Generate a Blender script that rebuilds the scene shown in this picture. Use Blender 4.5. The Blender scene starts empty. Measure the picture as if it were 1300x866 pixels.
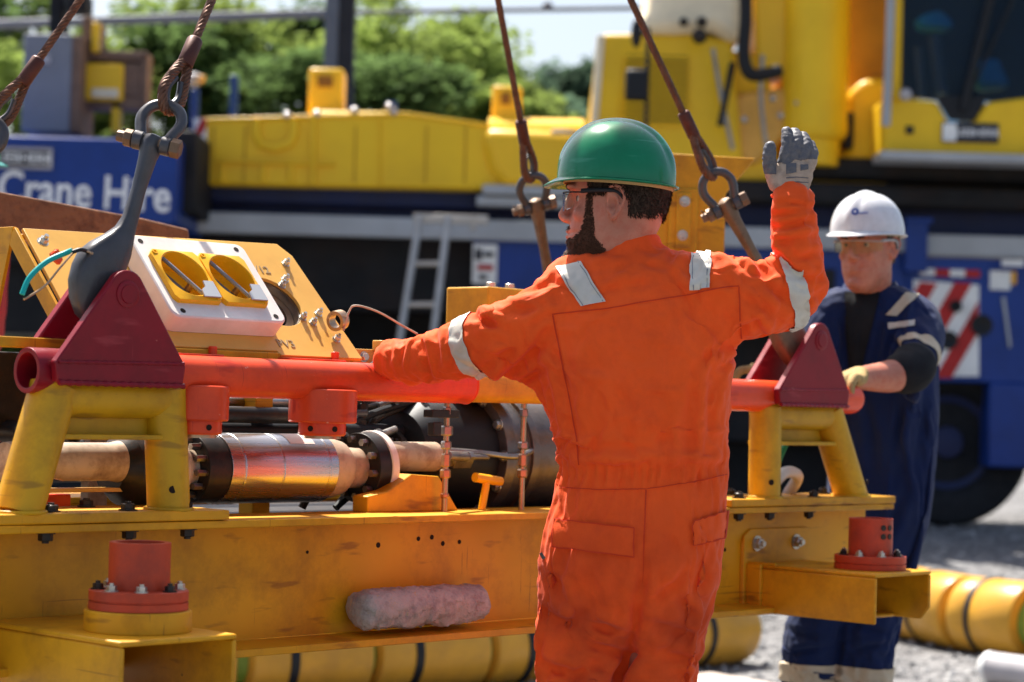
import bpy, bmesh, math, random
from mathutils import Vector, Matrix, noise, bvhtree
R = math.radians
random.seed(7)
SC = bpy.context.scene
COL = SC.collection
V = Vector

# ------------------------------------------------------------------ camera model
FPX = 2800.0; PITCH = math.atan(77/FPX); ROLL = R(1.6); CH = 1.25
fw = V((0, math.cos(PITCH), math.sin(PITCH))); up0 = V((0, -math.sin(PITCH), math.cos(PITCH)))
cx = V((1, 0, 0))*math.cos(ROLL) + up0*math.sin(ROLL)
cy = -V((1, 0, 0))*math.sin(ROLL) + up0*math.cos(ROLL)
CAM = V((0, 0, CH))
def ray(x, y): return fw + cx*((x-650)/FPX) + cy*((433-y)/FPX)
def P(x, y, D): return CAM + ray(x, y)*D            # point of the place that far from the lens
def PY(x, y, Y):
    r = ray(x, y); return CAM + r*(Y/r.y)
cam = bpy.data.cameras.new('camera'); camo = bpy.data.objects.new('camera', cam); COL.objects.link(camo)
M = Matrix((cx, cy, -fw)).transposed().to_4x4(); M.translation = CAM; camo.matrix_world = M
cam.sensor_width = 36; cam.lens = 36*FPX/1300; cam.clip_end = 2000; cam.clip_start = .05
cam.dof.use_dof = True; cam.dof.focus_distance = 4.55; cam.dof.aperture_fstop = 3.4; cam.dof.aperture_blades = 9
SC.camera = camo

# ------------------------------------------------------------------ light
SUN_EL, SUN_AZ = R(60), R(-30)                       # azimuth from +Y towards +X
w = bpy.data.worlds.new('World'); SC.world = w; w.use_nodes = True
nt = w.node_tree; nt.nodes.clear()
sk = nt.nodes.new('ShaderNodeTexSky'); sk.sky_type = 'NISHITA'; sk.sun_disc = False
sk.sun_elevation = SUN_EL; sk.sun_rotation = SUN_AZ; sk.air_density = 1.0; sk.dust_density = 3.5; sk.ozone_density = .6
bg = nt.nodes.new('ShaderNodeBackground'); bg.inputs[1].default_value = .083
wo = nt.nodes.new('ShaderNodeOutputWorld')
nt.links.new(sk.outputs[0], bg.inputs[0]); nt.links.new(bg.outputs[0], wo.inputs[0])
sl = bpy.data.lights.new('sun', 'SUN'); sl.energy = 5.0; sl.angle = R(.5); sl.color = (1, .95, .87)
so = bpy.data.objects.new('sun', sl); COL.objects.link(so)
sd = V((math.sin(SUN_AZ)*math.cos(SUN_EL), math.cos(SUN_AZ)*math.cos(SUN_EL), math.sin(SUN_EL)))
so.rotation_euler = sd.to_track_quat('Z', 'Y').to_euler(); so.location = (0, 0, 20)
SC.view_settings.view_transform = 'Standard'; SC.view_settings.look = 'None'
SC.view_settings.exposure = 1.18; SC.view_settings.gamma = 1

# ------------------------------------------------------------------ materials
def mat(name, col, rough=.5, metal=0.0, dirt=None, damt=.35, dscale=5, chip=None, cthr=.66, cscale=30, bump=.0, bscale=60,
        coat=0.0, spec=.28, stretch=(1, 1, 1), sheen=0, vary=.12, trans=0, rvar=.15, bdist=.01, scr=None, samt=.6):
    m = bpy.data.materials.new(name); m.use_nodes = True
    n = m.node_tree; N = n.nodes; L = n.links; b = N['Principled BSDF']
    tc = N.new('ShaderNodeTexCoord'); mp = N.new('ShaderNodeMapping'); mp.inputs['Scale'].default_value = stretch
    L.new(tc.outputs['Object'], mp.inputs[0])
    def nz(s, d=6, r=.6):
        t = N.new('ShaderNodeTexNoise'); t.inputs['Scale'].default_value = s; t.inputs['Detail'].default_value = d
        t.inputs['Roughness'].default_value = r; L.new(mp.outputs[0], t.inputs['Vector']); return t.outputs[0]
    def rng(o, a, c, x=0, y=1):
        t = N.new('ShaderNodeMapRange'); t.inputs[1].default_value = a; t.inputs[2].default_value = c
        t.inputs[3].default_value = x; t.inputs[4].default_value = y; L.new(o, t.inputs[0]); return t.outputs[0]
    def mix(f, a, c):
        t = N.new('ShaderNodeMix'); t.data_type = 'RGBA'
        if hasattr(f, 'is_linked'): L.new(f, t.inputs[0])
        else: t.inputs[0].default_value = f
        for k, q in ((6, a), (7, c)):
            if hasattr(q, 'is_linked'): L.new(q, t.inputs[k])
            else: t.inputs[k].default_value = (*q, 1)
        return t.outputs[2]
    c0 = tuple(x*(1-vary) for x in col); c1 = tuple(min(1, x*(1+vary)) for x in col)
    out = mix(rng(nz(dscale*.7, 4), .35, .65), c0, c1)
    if dirt:
        out = mix(rng(nz(dscale*1.7, 9, .7), .45, .75, 0, damt), out, dirt)
    if chip:
        out = mix(rng(nz(cscale, 8, .65), cthr, cthr+.02), out, chip)
    if scr:
        for k, sc_ in enumerate(((1.5, 1.5, 60), (70, 2, 3), (3, 3, 14))):
            m2 = N.new('ShaderNodeMapping'); m2.inputs['Scale'].default_value = sc_; m2.inputs['Rotation'].default_value = (.3*k, .5, .2+k); L.new(tc.outputs['Object'], m2.inputs[0])
            t = N.new('ShaderNodeTexNoise'); t.inputs['Scale'].default_value = 2.2; t.inputs['Detail'].default_value = 3; L.new(m2.outputs[0], t.inputs['Vector'])
            out = mix(rng(t.outputs[0], .70 if k < 2 else .62, .74 if k < 2 else .70, 0, samt), out, scr)
    L.new(out, b.inputs['Base Color'])
    b.inputs['Metallic'].default_value = metal
    L.new(rng(nz(dscale*3, 5), .3, .7, max(0, rough-rvar*rough), min(1, rough+rvar*rough)), b.inputs['Roughness'])
    if coat: b.inputs['Coat Weight'].default_value = coat; b.inputs['Coat Roughness'].default_value = .08
    if spec is not None: b.inputs['Specular IOR Level'].default_value = spec
    if sheen: b.inputs['Sheen Weight'].default_value = sheen; b.inputs['Sheen Roughness'].default_value = .5
    if trans: b.inputs['Transmission Weight'].default_value = trans
    if bump:
        t = N.new('ShaderNodeBump'); t.inputs['Strength'].default_value = bump; t.inputs['Distance'].default_value = bdist
        L.new(nz(bscale, 5), t.inputs['Height']); L.new(t.outputs[0], b.inputs['Normal'])
    return m
AMB = (.72, .34, .010)
yel = mat('amber_paint', AMB, .45, dirt=(.26, .10, .012), damt=.75, dscale=3.2, chip=(.09, .03, .015), cthr=.70, cscale=22, bump=.12, bscale=40, bdist=.003, scr=(.22, .07, .012))
yels = mat('olive_yellow_paint', (.62, .34, .010), .42, dirt=(.28, .14, .012), damt=.7, dscale=5, chip=(.09, .03, .015), cthr=.69, cscale=26, bump=.15, bscale=40, bdist=.003, scr=(.25, .12, .02))
yel2 = mat('amber_glare_paint', (.74, .40, .08), .38, dirt=(.5, .25, .05), damt=.3, dscale=5, chip=(.2, .12, .07), cthr=.74, cscale=30, bump=.08, bscale=90, bdist=.002)  # amber made paler: sun glare on the panel put into the colour
yelp = mat('yellow_plastic', (.86, .42, .01), .3, dirt=(.5, .25, .03), damt=.2)
maroon = mat('maroon_paint', (.25, .006, .016), .36, dirt=(.10, .006, .01), damt=.5, dscale=7, chip=(.45, .12, .1), cthr=.70, cscale=35, bump=.15, bscale=50, bdist=.002, scr=(.36, .04, .05))
redp = mat('red_paint', (.80, .075, .018), .33, dirt=(.40, .03, .02), damt=.5, dscale=6, chip=(.75, .3, .22), cthr=.69, cscale=45, bump=.08, bscale=60, bdist=.002, scr=(.40, .02, .015))
redpost = mat('faded_red_paint', (.56, .065, .022), .45, dirt=(.10, .03, .03), damt=.5, dscale=9, chip=(.04, .02, .02), cthr=.68, cscale=30, bump=.2, bscale=60, bdist=.003)
steel = mat('worn_steel', (.35, .33, .31), .38, 1, dirt=(.12, .08, .06), damt=.6, dscale=14, bump=.15, bscale=80, bdist=.002)
zinc = mat('zinc_bolt', (.55, .53, .48), .35, .9, dirt=(.25, .2, .15), damt=.5, dscale=30)
chrome = mat('bright_steel', (.52, .50, .49), .28, 1, dirt=(.30, .22, .16), damt=.55, dscale=8, bump=.12, bscale=25, stretch=(.3, 6, 6), bdist=.001)
darkst = mat('dark_steel', (.035, .032, .03), .4, .6, dirt=(.10, .06, .04), damt=.5, dscale=20, bump=.2, bscale=80, bdist=.002)
linkm = mat('forged_grey', (.085, .083, .088), .34, .4, dirt=(.07, .06, .055), damt=.5, dscale=18, bump=.25, bscale=50, bdist=.003)
linkb = mat('rusty_forging', (.20, .125, .075), .5, .4, dirt=(.07, .04, .03), damt=.6, dscale=25, bump=.3, bscale=80, bdist=.003)
ropem = mat('rusty_wire', (.16, .075, .045), .5, .5, dirt=(.05, .03, .025), damt=.7, dscale=30, bump=.3, bscale=150, bdist=.002)
ferr = mat('ferrule_brown', (.10, .035, .025), .5, .4, dirt=(.04, .02, .02), damt=.6, dscale=30, bump=.2, bscale=80, bdist=.002)
whiteb = mat('white_polymer', (.80, .74, .68), .42, dirt=(.62, .45, .38), damt=.35, dscale=9)
beige = mat('beige_pipe', (.50, .38, .27), .45, dirt=(.14, .07, .04), damt=.85, dscale=12, bump=.1, bscale=60, bdist=.002)
black = mat('black_rubber', (.012, .013, .016), .5)
hole = mat('hole_shade', (.02, .012, .008), .9)  # for dark discs that stand in for the shade inside drilled holes
anode = mat('anode_metal', (.50, .44, .38), .85, .0, dirt=(.18, .14, .15), damt=.9, dscale=14, chip=(.55, .42, .25), cthr=.62, cscale=40, bump=.9, bscale=90, bdist=.008)
brass = mat('brass', (.5, .33, .2), .35, .9, dirt=(.3, .2, .18), damt=.5, dscale=30)
teal = mat('teal_insulation', (.005, .38, .36), .4)
grn = mat('green_tie', (.02, .25, .1), .5)
wood = mat('weathered_timber', (.27, .12, .055), .75, dirt=(.08, .03, .018), damt=.9, dscale=5, stretch=(.4, 3, 3), bump=.5, bscale=30, bdist=.005)
orange = mat('orange_cotton', (.94, .105, .014), .78, dirt=(.60, .05, .012), damt=.45, dscale=6, bump=.35, bscale=240, bdist=.0012, sheen=.08, vary=.07, spec=.15)
def grime(m, col, z0, z1, amt):
    n = m.node_tree; b = n.nodes['Principled BSDF']; src = b.inputs['Base Color'].links[0].from_socket
    tc = n.nodes.new('ShaderNodeTexCoord'); sp = n.nodes.new('ShaderNodeSeparateXYZ'); n.links.new(tc.outputs['Object'], sp.inputs[0])
    mr = n.nodes.new('ShaderNodeMapRange'); mr.inputs[1].default_value = z0; mr.inputs[2].default_value = z1; mr.inputs[3].default_value = 0; mr.inputs[4].default_value = amt; n.links.new(sp.outputs[2], mr.inputs[0])
    t = n.nodes.new('ShaderNodeTexNoise'); t.inputs['Scale'].default_value = 7; t.inputs['Detail'].default_value = 7; n.links.new(tc.outputs['Object'], t.inputs['Vector'])
    r2 = n.nodes.new('ShaderNodeMapRange'); r2.inputs[1].default_value = .42; r2.inputs[2].default_value = .66; n.links.new(t.outputs[0], r2.inputs[0])
    mu = n.nodes.new('ShaderNodeMath'); mu.operation = 'MULTIPLY'; n.links.new(mr.outputs[0], mu.inputs[0]); n.links.new(r2.outputs[0], mu.inputs[1])
    mx = n.nodes.new('ShaderNodeMix'); mx.data_type = 'RGBA'; n.links.new(mu.outputs[0], mx.inputs[0]); n.links.new(src, mx.inputs[6]); mx.inputs[7].default_value = (*col, 1); n.links.new(mx.outputs[2], b.inputs['Base Color'])
grime(orange, (.34, .035, .012), 1.10, .80, .6)
navy = mat('navy_cotton', (.006, .016, .072), .78, dirt=(.02, .03, .06), damt=.4, dscale=6, bump=.35, bscale=240, bdist=.0012, sheen=.08, spec=.15)
blackc = mat('black_cotton', (.008, .009, .012), .85)
reflm = mat('reflective_tape', (.64, .60, .52), .5, .15, dirt=(.45, .42, .36), damt=.4, dscale=12, bump=.15, bscale=300, bdist=.0008)
reflo = mat('tan_tape', (.55, .46, .33), .55, .1, dirt=(.40, .33, .22), damt=.4, dscale=12)
seamm = mat('orange_seam', (.62, .045, .01), .85)
skin = mat('skin', (.50, .20, .13), .48, dirt=(.46, .10, .06), damt=.8, dscale=22, chip=(.30, .09, .05), cthr=.70, cscale=70, bump=.35, bscale=190, bdist=.0015)
skin.node_tree.nodes['Principled BSDF'].inputs['Subsurface Weight'].default_value = .12; skin.node_tree.nodes['Principled BSDF'].inputs['Subsurface Radius'].default_value = (.01, .004, .002)
hairm = mat('dark_hair', (.045, .025, .015), .75, bump=.9, bscale=260, bdist=.004, stretch=(1, 1, .3))
beardm = mat('brown_beard', (.085, .035, .018), .8, bump=1.0, bscale=240, bdist=.004)
greyhair = mat('grey_hair', (.10, .07, .05), .8, bump=.8, bscale=260, bdist=.003)
hatg = mat('green_shell', (.001, .17, .068), .22, dirt=(.01, .22, .11), damt=.45, dscale=10, coat=.3, vary=.08, scr=(.06, .30, .18), samt=.5, chip=(.10, .3, .2), cthr=.72, cscale=60)
hatw = mat('white_shell', (.70, .70, .72), .28, dirt=(.45, .44, .42), damt=.5, dscale=12, coat=.2, vary=.03, scr=(.4, .39, .37), samt=.4)
hatt = mat('teal_shell', (.01, .30, .24), .3)
gold = mat('headband_tan', (.55, .34, .14), .6)
lensm = mat('clear_lens', (.97, .95, .92), .03, trans=1.0, vary=.01, spec=.5)
lensa = mat('lens_reflection_tint', (.96, .87, .62), .05, trans=.95, vary=.01, spec=.5)  # tint stands in for yellowish reflections on the lens
for m_ in (lensm, lensa): m_.node_tree.nodes['Principled BSDF'].inputs['IOR'].default_value = 1.08
glovec = mat('glove_cream', (.46, .35, .27), .85, dirt=(.12, .09, .08), damt=.6, dscale=30, bump=.5, bscale=260, bdist=.002)
gloved = mat('glove_grey_coating', (.10, .10, .115), .55, dirt=(.3, .25, .2), damt=.5, dscale=40, bump=.4, bscale=160, bdist=.002)
glovet = mat('glove_tan', (.44, .30, .12), .8, dirt=(.12, .08, .04), damt=.6, dscale=30, bump=.5, bscale=200, bdist=.002)
eyew = mat('eye_white', (.42, .36, .33), .3); irism = mat('iris', (.03, .03, .04), .2)
bootm = mat('boot_leather', (.06, .04, .03), .6)
cyel = mat('crane_yellow', (.90, .56, .018), .38, dirt=(.55, .30, .02), damt=.35, dscale=.9, vary=.06)
cyelb = mat('crane_yellow_bright', (.88, .52, .02), .33, dirt=(.7, .42, .04), damt=.3, dscale=.9, vary=.06)
cream = mat('crane_cream', (.85, .74, .52), .4)
cblue = mat('truck_blue', (.012, .045, .24), .35, dirt=(.01, .02, .08), damt=.5, dscale=.9)
cblue2 = mat('chassis_navy', (.010, .018, .075), .5, dirt=(.02, .02, .03), damt=.7, dscale=1.2)
cdark = mat('underframe_black', (.010, .011, .014), .7, dirt=(.04, .02, .012), damt=.5, dscale=1.5)
tyre = mat('tyre', (.014, .015, .018), .8)
stripe = mat('pale_grey_rail', (.40, .42, .44), .45, dirt=(.3, .3, .31), damt=.5, dscale=1.5)
glass = mat('cab_glass', (.006, .018, .045), .12, spec=.22)
cabglass = mat('windscreen_tint', (.30, .48, .68), .03, trans=.97, vary=.01, spec=.5); cabglass.node_tree.nodes['Principled BSDF'].inputs['IOR'].default_value = 1.12
cabrefl = mat('cab_reflection_teal', (.01, .22, .42), .6)  # colour of the reflections imitated behind the cab glass
cabin = mat('cabin_lining', (.012, .02, .04), .8)
alu = mat('aluminium', (.50, .47, .43), .45, .7, dirt=(.3, .27, .24), damt=.5, dscale=6)
white = mat('white_paint', (.78, .78, .76), .5)
redr = mat('sign_red', (.45, .02, .02), .45)
greyc = mat('grey_cabinet', (.21, .22, .25), .6, dirt=(.15, .15, .17), damt=.5, dscale=2)
colm = mat('painted_column', (.12, .14, .18), .5)
cableg = mat('grey_cable', (.2, .21, .24), .6)
rustf = mat('rusty_frame', (.20, .12, .08), .7, dirt=(.08, .05, .04), damt=.6, dscale=4)
tube = mat('yellow_sleeve', (.66, .33, .035), .36, dirt=(.40, .20, .05), damt=.5, dscale=5, chip=(.2, .1, .05), cthr=.72, cscale=14, bump=.1, bscale=12)
greyp = mat('grey_pipe', (.42, .40, .41), .5)
lime = mat('lime_core', (.18, .26, .03), .5)
boardm = mat('plywood', (.50, .42, .36), .8, dirt=(.3, .25, .22), damt=.4, dscale=4)
label_dark = mat('label_dark', (.03, .03, .04), .4); blueprint = mat('logo_blue', (.01, .05, .3), .4); markp = mat('weld_marks', (.36, .24, .12), .5)
lbl = mat('label_text_white', (.85, .85, .85), .5)
bark = mat('bark', (.07, .05, .035), .9)
def leafmat(nm, c):
    m = mat(nm, c, .9, spec=.06, vary=.55, dscale=.9); b = m.node_tree.nodes['Principled BSDF']
    n = m.node_tree; tr = n.nodes.new('ShaderNodeBsdfTranslucent'); ms = n.nodes.new('ShaderNodeMixShader'); ms.inputs[0].default_value = .5
    src = b.inputs['Base Color'].links[0].from_socket; n.links.new(src, tr.inputs[0])
    o = n.nodes['Material Output']; n.links.new(b.outputs[0], ms.inputs[1]); n.links.new(tr.outputs[0], ms.inputs[2]); n.links.new(ms.outputs[0], o.inputs[0]); return m
leaf1 = leafmat('leaf_bright', (.22, .29, .07)); leaf2 = leafmat('leaf_dark', (.10, .16, .05)); leaf3 = leafmat('leaf_far', (.10, .16, .10))

# ------------------------------------------------------------------ mesh helpers
ROOTM = {}
def root_matrix(o):
    while o.parent: o = o.parent
    return ROOTM.get(o.name, Matrix())
def obj(name, bm, m, parent=None, bevel=0, smooth=40, local=False, keep=False):
    if not local: bm.transform(root_matrix(parent).inverted() if parent else Matrix())
    me = bpy.data.meshes.new(name)
    if not keep: bmesh.ops.recalc_face_normals(bm, faces=bm.faces)
    bm.to_mesh(me); bm.free()
    o = bpy.data.objects.new(name, me); COL.objects.link(o); me.materials.append(m)
    if smooth:
        for p in me.polygons: p.use_smooth = True
        me.set_sharp_from_angle(angle=R(smooth))
    if bevel:
        b = o.modifiers.new('bevel', 'BEVEL'); b.width = bevel; b.segments = 2; b.limit_method = 'ANGLE'; b.angle_limit = R(40)
    if parent: o.parent = parent
    return o
def tag(o, label, cat, group=None, kind=None):
    if label: o['label'] = label
    if cat: o['category'] = cat
    if group: o['group'] = group
    if kind: o['kind'] = kind
    return o
def thing(name, label, cat, loc, group=None, rot=None):
    o = bpy.data.objects.new(name, None); COL.objects.link(o); o.empty_display_size = .1
    m = Matrix.Translation(V(loc))
    if rot is not None: m = m @ rot.to_4x4()
    o.matrix_world = m; ROOTM[o.name] = m
    return tag(o, label, cat, group)
def dup(root, m=None, label=None, group=None):
    c = root.copy(); COL.objects.link(c)
    if m is not None: c.matrix_world = m; ROOTM[c.name] = m
    if label: c['label'] = label
    if group: c['group'] = group
    for a in list(root.children):
        b = a.copy(); COL.objects.link(b); b.parent = c
        for d in list(a.children):
            e = d.copy(); COL.objects.link(e); e.parent = b
    return c
BM = bmesh.new
def box(bm, lo, hi, m=None):
    x0, y0, z0 = lo; x1, y1, z1 = hi
    vs = [bm.verts.new(c) for c in ((x0,y0,z0),(x1,y0,z0),(x1,y1,z0),(x0,y1,z0),(x0,y0,z1),(x1,y0,z1),(x1,y1,z1),(x0,y1,z1))]
    if m:
        for q in vs: q.co = m @ q.co
    for f in ((0,3,2,1),(4,5,6,7),(0,1,5,4),(1,2,6,5),(2,3,7,6),(3,0,4,7)): bm.faces.new([vs[i] for i in f])
    return bm
def prism(bm, pts, ext):
    a = [bm.verts.new(V(p)) for p in pts]; b = [bm.verts.new(V(p)+V(ext)) for p in pts]; n = len(a)
    bm.faces.new(a); bm.faces.new(b[::-1])
    for i in range(n): bm.faces.new((a[i], b[i], b[(i+1) % n], a[(i+1) % n]))
    return bm
def frame(d):
    d = V(d).normalized(); a = V((0, 0, 1)) if abs(d.z) < .9 else V((1, 0, 0))
    x = d.cross(a).normalized(); return x, d.cross(x).normalized()
def rings(bm, rs, caps=True, closed=False):
    R_ = [[bm.verts.new(p) for p in r] for r in rs]; n = len(R_[0])
    for k in range(len(R_)-(0 if closed else 1)):
        a, b = R_[k], R_[(k+1) % len(R_)]
        for i in range(n): bm.faces.new((a[i], a[(i+1) % n], b[(i+1) % n], b[i]))
    if caps and not closed: bm.faces.new(R_[0][::-1]); bm.faces.new(R_[-1])
    return bm
def lathe(bm, o, d, prof, seg=24, caps=True):
    o = V(o); d = V(d).normalized(); x, y = frame(d)
    return rings(bm, [[o+d*t+(x*math.cos(2*math.pi*i/seg)+y*math.sin(2*math.pi*i/seg))*max(r, 1e-4) for i in range(seg)] for t, r in prof], caps)
def cyl(bm, a, b, r, r1=None, seg=20):
    a = V(a); b = V(b); return lathe(bm, a, b-a, [(0, r), ((b-a).length, r if r1 is None else r1)], seg)
def hollow(bm, a, b, ro, ri, seg=32):
    a = V(a); b = V(b); d = (b-a); L = d.length; d.normalize(); x, y = frame(d)
    rs = [[a+d*t+(x*math.cos(2*math.pi*i/seg)+y*math.sin(2*math.pi*i/seg))*r for i in range(seg)] for t, r in ((0, ro), (L, ro), (L, ri), (0, ri))]
    return rings(bm, rs, closed=True)
def spline(pts, n=8):
    pts = [V(p) for p in pts]; out = []
    for i in range(len(pts)-1):
        p0 = pts[max(i-1, 0)]; p1 = pts[i]; p2 = pts[i+1]; p3 = pts[min(i+2, len(pts)-1)]
        for k in range(n):
            t = k/n; out.append(.5*((2*p1)+(p2-p0)*t+(2*p0-5*p1+4*p2-p3)*t*t+(3*p1-p0-3*p2+p3)*t**3))
    return out+[pts[-1]]
def tubep(bm, pts, r, seg=10, closed=False, caps=True):
    pts = [V(p) for p in pts]; n = len(pts); rs = []; x = None
    for i, p in enumerate(pts):
        if closed: t = pts[(i+1) % n]-pts[i-1]
        else: t = pts[min(i+1, n-1)]-pts[max(i-1, 0)]
        t.normalize()
        if x is None: x, _ = frame(t)
        x = (x-t*x.dot(t)).normalized(); y = t.cross(x); rr = r[i] if hasattr(r, '__len__') else r
        rs.append([p+(x*math.cos(2*math.pi*k/seg)+y*math.sin(2*math.pi*k/seg))*rr for k in range(seg)])
    return rings(bm, rs, caps, closed)
def rope(bm, pts, r, pitch=.07, strands=6, seg=6):
    pts = [V(p) for p in pts]
    L = [0]
    for i in range(1, len(pts)): L.append(L[-1]+(pts[i]-pts[i-1]).length)
    n = max(8, int(L[-1]/(pitch/9))); fine = []; j = 0
    for k in range(n+1):
        s = L[-1]*k/n
        while j < len(L)-2 and L[j+1] < s: j += 1
        t = (s-L[j])/max(1e-9, L[j+1]-L[j]); fine.append((pts[j].lerp(pts[j+1], min(1, t)), s))
    for q in range(strands):
        path = []; x = None
        for i, (p, s) in enumerate(fine):
            t = (fine[min(i+1, n)][0]-fine[max(i-1, 0)][0]).normalized()
            if x is None: x, _ = frame(t)
            x = (x-t*x.dot(t)).normalized(); y = t.cross(x); a = 2*math.pi*(q/strands+s/pitch)
            path.append(p+(x*math.cos(a)+y*math.sin(a))*r*.62)
        tubep(bm, path, r*.42, seg)
    cyl_path = [p for p, s in fine[::3]]
    tubep(bm, cyl_path, r*.5, 6)
    return bm
def hexb(bm, o, d, r, h, washer=True, shaft=0):
    o = V(o); d = V(d).normalized()
    if washer: lathe(bm, o, d, [(0, r*1.35), (h*.22, r*1.35)], 16)
    b0 = h*.22 if washer else 0
    lathe(bm, o+d*b0, d, [(0, r), (h*.75, r), (h*.86, r*.86)], 6)
    if shaft: lathe(bm, o+d*b0, d, [(0, r*.5), (h+shaft, r*.5)], 10)
    return bm
def loft(secs, seg=28, e=2.3):
    """secs: (centre, half-width vector, half-depth vector)"""
    bm = BM(); rs = []
    for c, a, b in secs:
        c = V(c); a = V(a); b = V(b); r = []
        for i in range(seg):
            t = 2*math.pi*i/seg; cc, ss = math.cos(t), math.sin(t)
            r.append(c+a*math.copysign(abs(cc)**(2/e), cc)+b*math.copysign(abs(ss)**(2/e), ss))
        rs.append(r)
    rings(bm, rs); return bm
def limb(pts, rad, seg=20, n=6):
    """closed round-ended limb through pts with radii"""
    sp = spline(pts, n); rr = []
    for i in range(len(pts)-1):
        for k in range(n): t = k/n; rr.append(rad[i]*(1-t)+rad[i+1]*t)
    rr.append(rad[-1]); bm = BM()
    d0 = (sp[0]-sp[1]).normalized(); d1 = (sp[-1]-sp[-2]).normalized()
    s2 = [sp[0]+d0*rr[0]*.75]+[sp[0]+d0*rr[0]*.45]+sp+[sp[-1]+d1*rr[-1]*.45]+[sp[-1]+d1*rr[-1]*.75]
    r2 = [rr[0]*.45, rr[0]*.83]+rr+[rr[-1]*.83, rr[-1]*.45]
    return tubep(bm, s2, r2, seg)
def ball(c, r, m=None, seg=16):
    bm = BM(); bmesh.ops.create_uvsphere(bm, u_segments=seg, v_segments=seg//2+2, radius=1)
    rr = r if hasattr(r, '__len__') else (r, r, r)
    for q in bm.verts:
        p = V((q.co.x*rr[0], q.co.y*rr[1], q.co.z*rr[2])); q.co = V(c)+((m @ p) if m else p)
    return bm
def fuse(parts, voxel, smooth=4, fn=None):
    """union of closed shapes as one continuous skin; returns a bmesh in world space"""
    tot = BM(); me = bpy.data.meshes.new('tmp')
    for b in parts:
        bmesh.ops.recalc_face_normals(b, faces=b.faces); m2 = bpy.data.meshes.new('t2'); b.to_mesh(m2); b.free(); tot.from_mesh(m2); bpy.data.meshes.remove(m2)
    tot.to_mesh(me); tot.free()
    o = bpy.data.objects.new('tmp', me); COL.objects.link(o)
    r = o.modifiers.new('r', 'REMESH'); r.mode = 'VOXEL'; r.voxel_size = voxel
    s = o.modifiers.new('s', 'SMOOTH'); s.factor = .5; s.iterations = smooth
    dg = bpy.context.evaluated_depsgraph_get(); dg.update()
    m3 = bpy.data.meshes.new_from_object(o.evaluated_get(dg)); bpy.data.objects.remove(o); bpy.data.meshes.remove(me)
    bm = BM(); bm.from_mesh(m3); bpy.data.meshes.remove(m3)
    if fn:
        bm.normal_update(); mv = [(q, fn(q.co, q.normal)) for q in bm.verts]
        for q, d in mv: q.co = q.co+d
    bm.normal_update()
    return bm
def nz(p, s=1): return noise.noise(p*s)
def ridge(p): return (1-abs(noise.noise(p))*2.2)
def crease(p):
    return min(1, abs(noise.noise(p))*2.3)*1.5-.6
class Surf:                                            # lets trim sit exactly on a finished surface
    def __init__(s, bm): s.t = bvhtree.BVHTree.FromBMesh(bm); s.bm = bm.copy()
    def hit(s, x, y, off):
        d = ray(x, y).normalized(); h = s.t.ray_cast(CAM, d)
        if h[0] is None: return None
        n = h[1] if h[1].dot(d) < 0 else -h[1]
        return h[0]+n*off
    def quad(s, c, off=.003, nu=14, nv=14, thick=.002):
        """cloth patch with the corners c (tl, tr, br, bl) lying on the surface"""
        bm = BM(); g = {}
        for i in range(nu+1):
            for j in range(nv+1):
                u, v_ = i/nu, j/nv
                x = (c[0][0]*(1-u)+c[1][0]*u)*(1-v_)+(c[3][0]*(1-u)+c[2][0]*u)*v_
                y = (c[0][1]*(1-u)+c[1][1]*u)*(1-v_)+(c[3][1]*(1-u)+c[2][1]*u)*v_
                h = s.hit(x, y, off)
                if h: g[i, j] = bm.verts.new(h)
        for i in range(nu):
            for j in range(nv):
                k = [(i, j), (i+1, j), (i+1, j+1), (i, j+1)]
                if all(q in g for q in k):
                    vs = [g[q] for q in k]
                    if max((vs[0].co-vs[2].co).length, (vs[1].co-vs[3].co).length) < .06: bm.faces.new(vs)
        for q in [q for q in bm.verts if not q.link_faces]: bm.verts.remove(q)
        return bm
    def line(s, pts, wpx=1.6, off=.002):
        bm = BM()
        for a, b in zip(pts, pts[1:]):
            dx, dy = b[0]-a[0], b[1]-a[1]; L = math.hypot(dx, dy); ox, oy = -dy/L*wpx/2, dx/L*wpx/2
            q = s.quad([(a[0]+ox, a[1]+oy), (b[0]+ox, b[1]+oy), (b[0]-ox, b[1]-oy), (a[0]-ox, a[1]-oy)], off, max(3, int(L/6)), 1)
            m = bpy.data.meshes.new('t'); q.to_mesh(m); q.free(); bm.from_mesh(m); bpy.data.meshes.remove(m)
        return bm
    def band(s, o, ax, width, rad, off=.003):
        b = s.bm.copy(); o = V(o); ax = V(ax).normalized()
        bmesh.ops.delete(b, geom=[q for q in b.verts if (q.co-o).length > rad*1.6], context='VERTS')
        for sg in (1, -1):
            bmesh.ops.bisect_plane(b, geom=b.verts[:]+b.edges[:]+b.faces[:], plane_co=o+ax*sg*width/2, plane_no=ax*sg, clear_outer=True)
        bmesh.ops.delete(b, geom=[q for q in b.verts if (q.co-o).length > rad], context='VERTS')
        for q in b.verts: q.co = q.co+q.normal*off
        return b
    def region(s, pred, off, amp=0, fr=60):
        b = s.bm.copy(); b.normal_update()
        bmesh.ops.delete(b, geom=[f for f in b.faces if not pred(f.calc_center_median())], context='FACES')
        bmesh.ops.delete(b, geom=[q for q in b.verts if not q.link_faces], context='VERTS')
        for q in b.verts:
            edge = any(len(e.link_faces) < 2 for e in q.link_edges)
            q.co = q.co+q.normal*((off if not edge else -.002)+amp*nz(q.co, fr))
        return b
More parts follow.
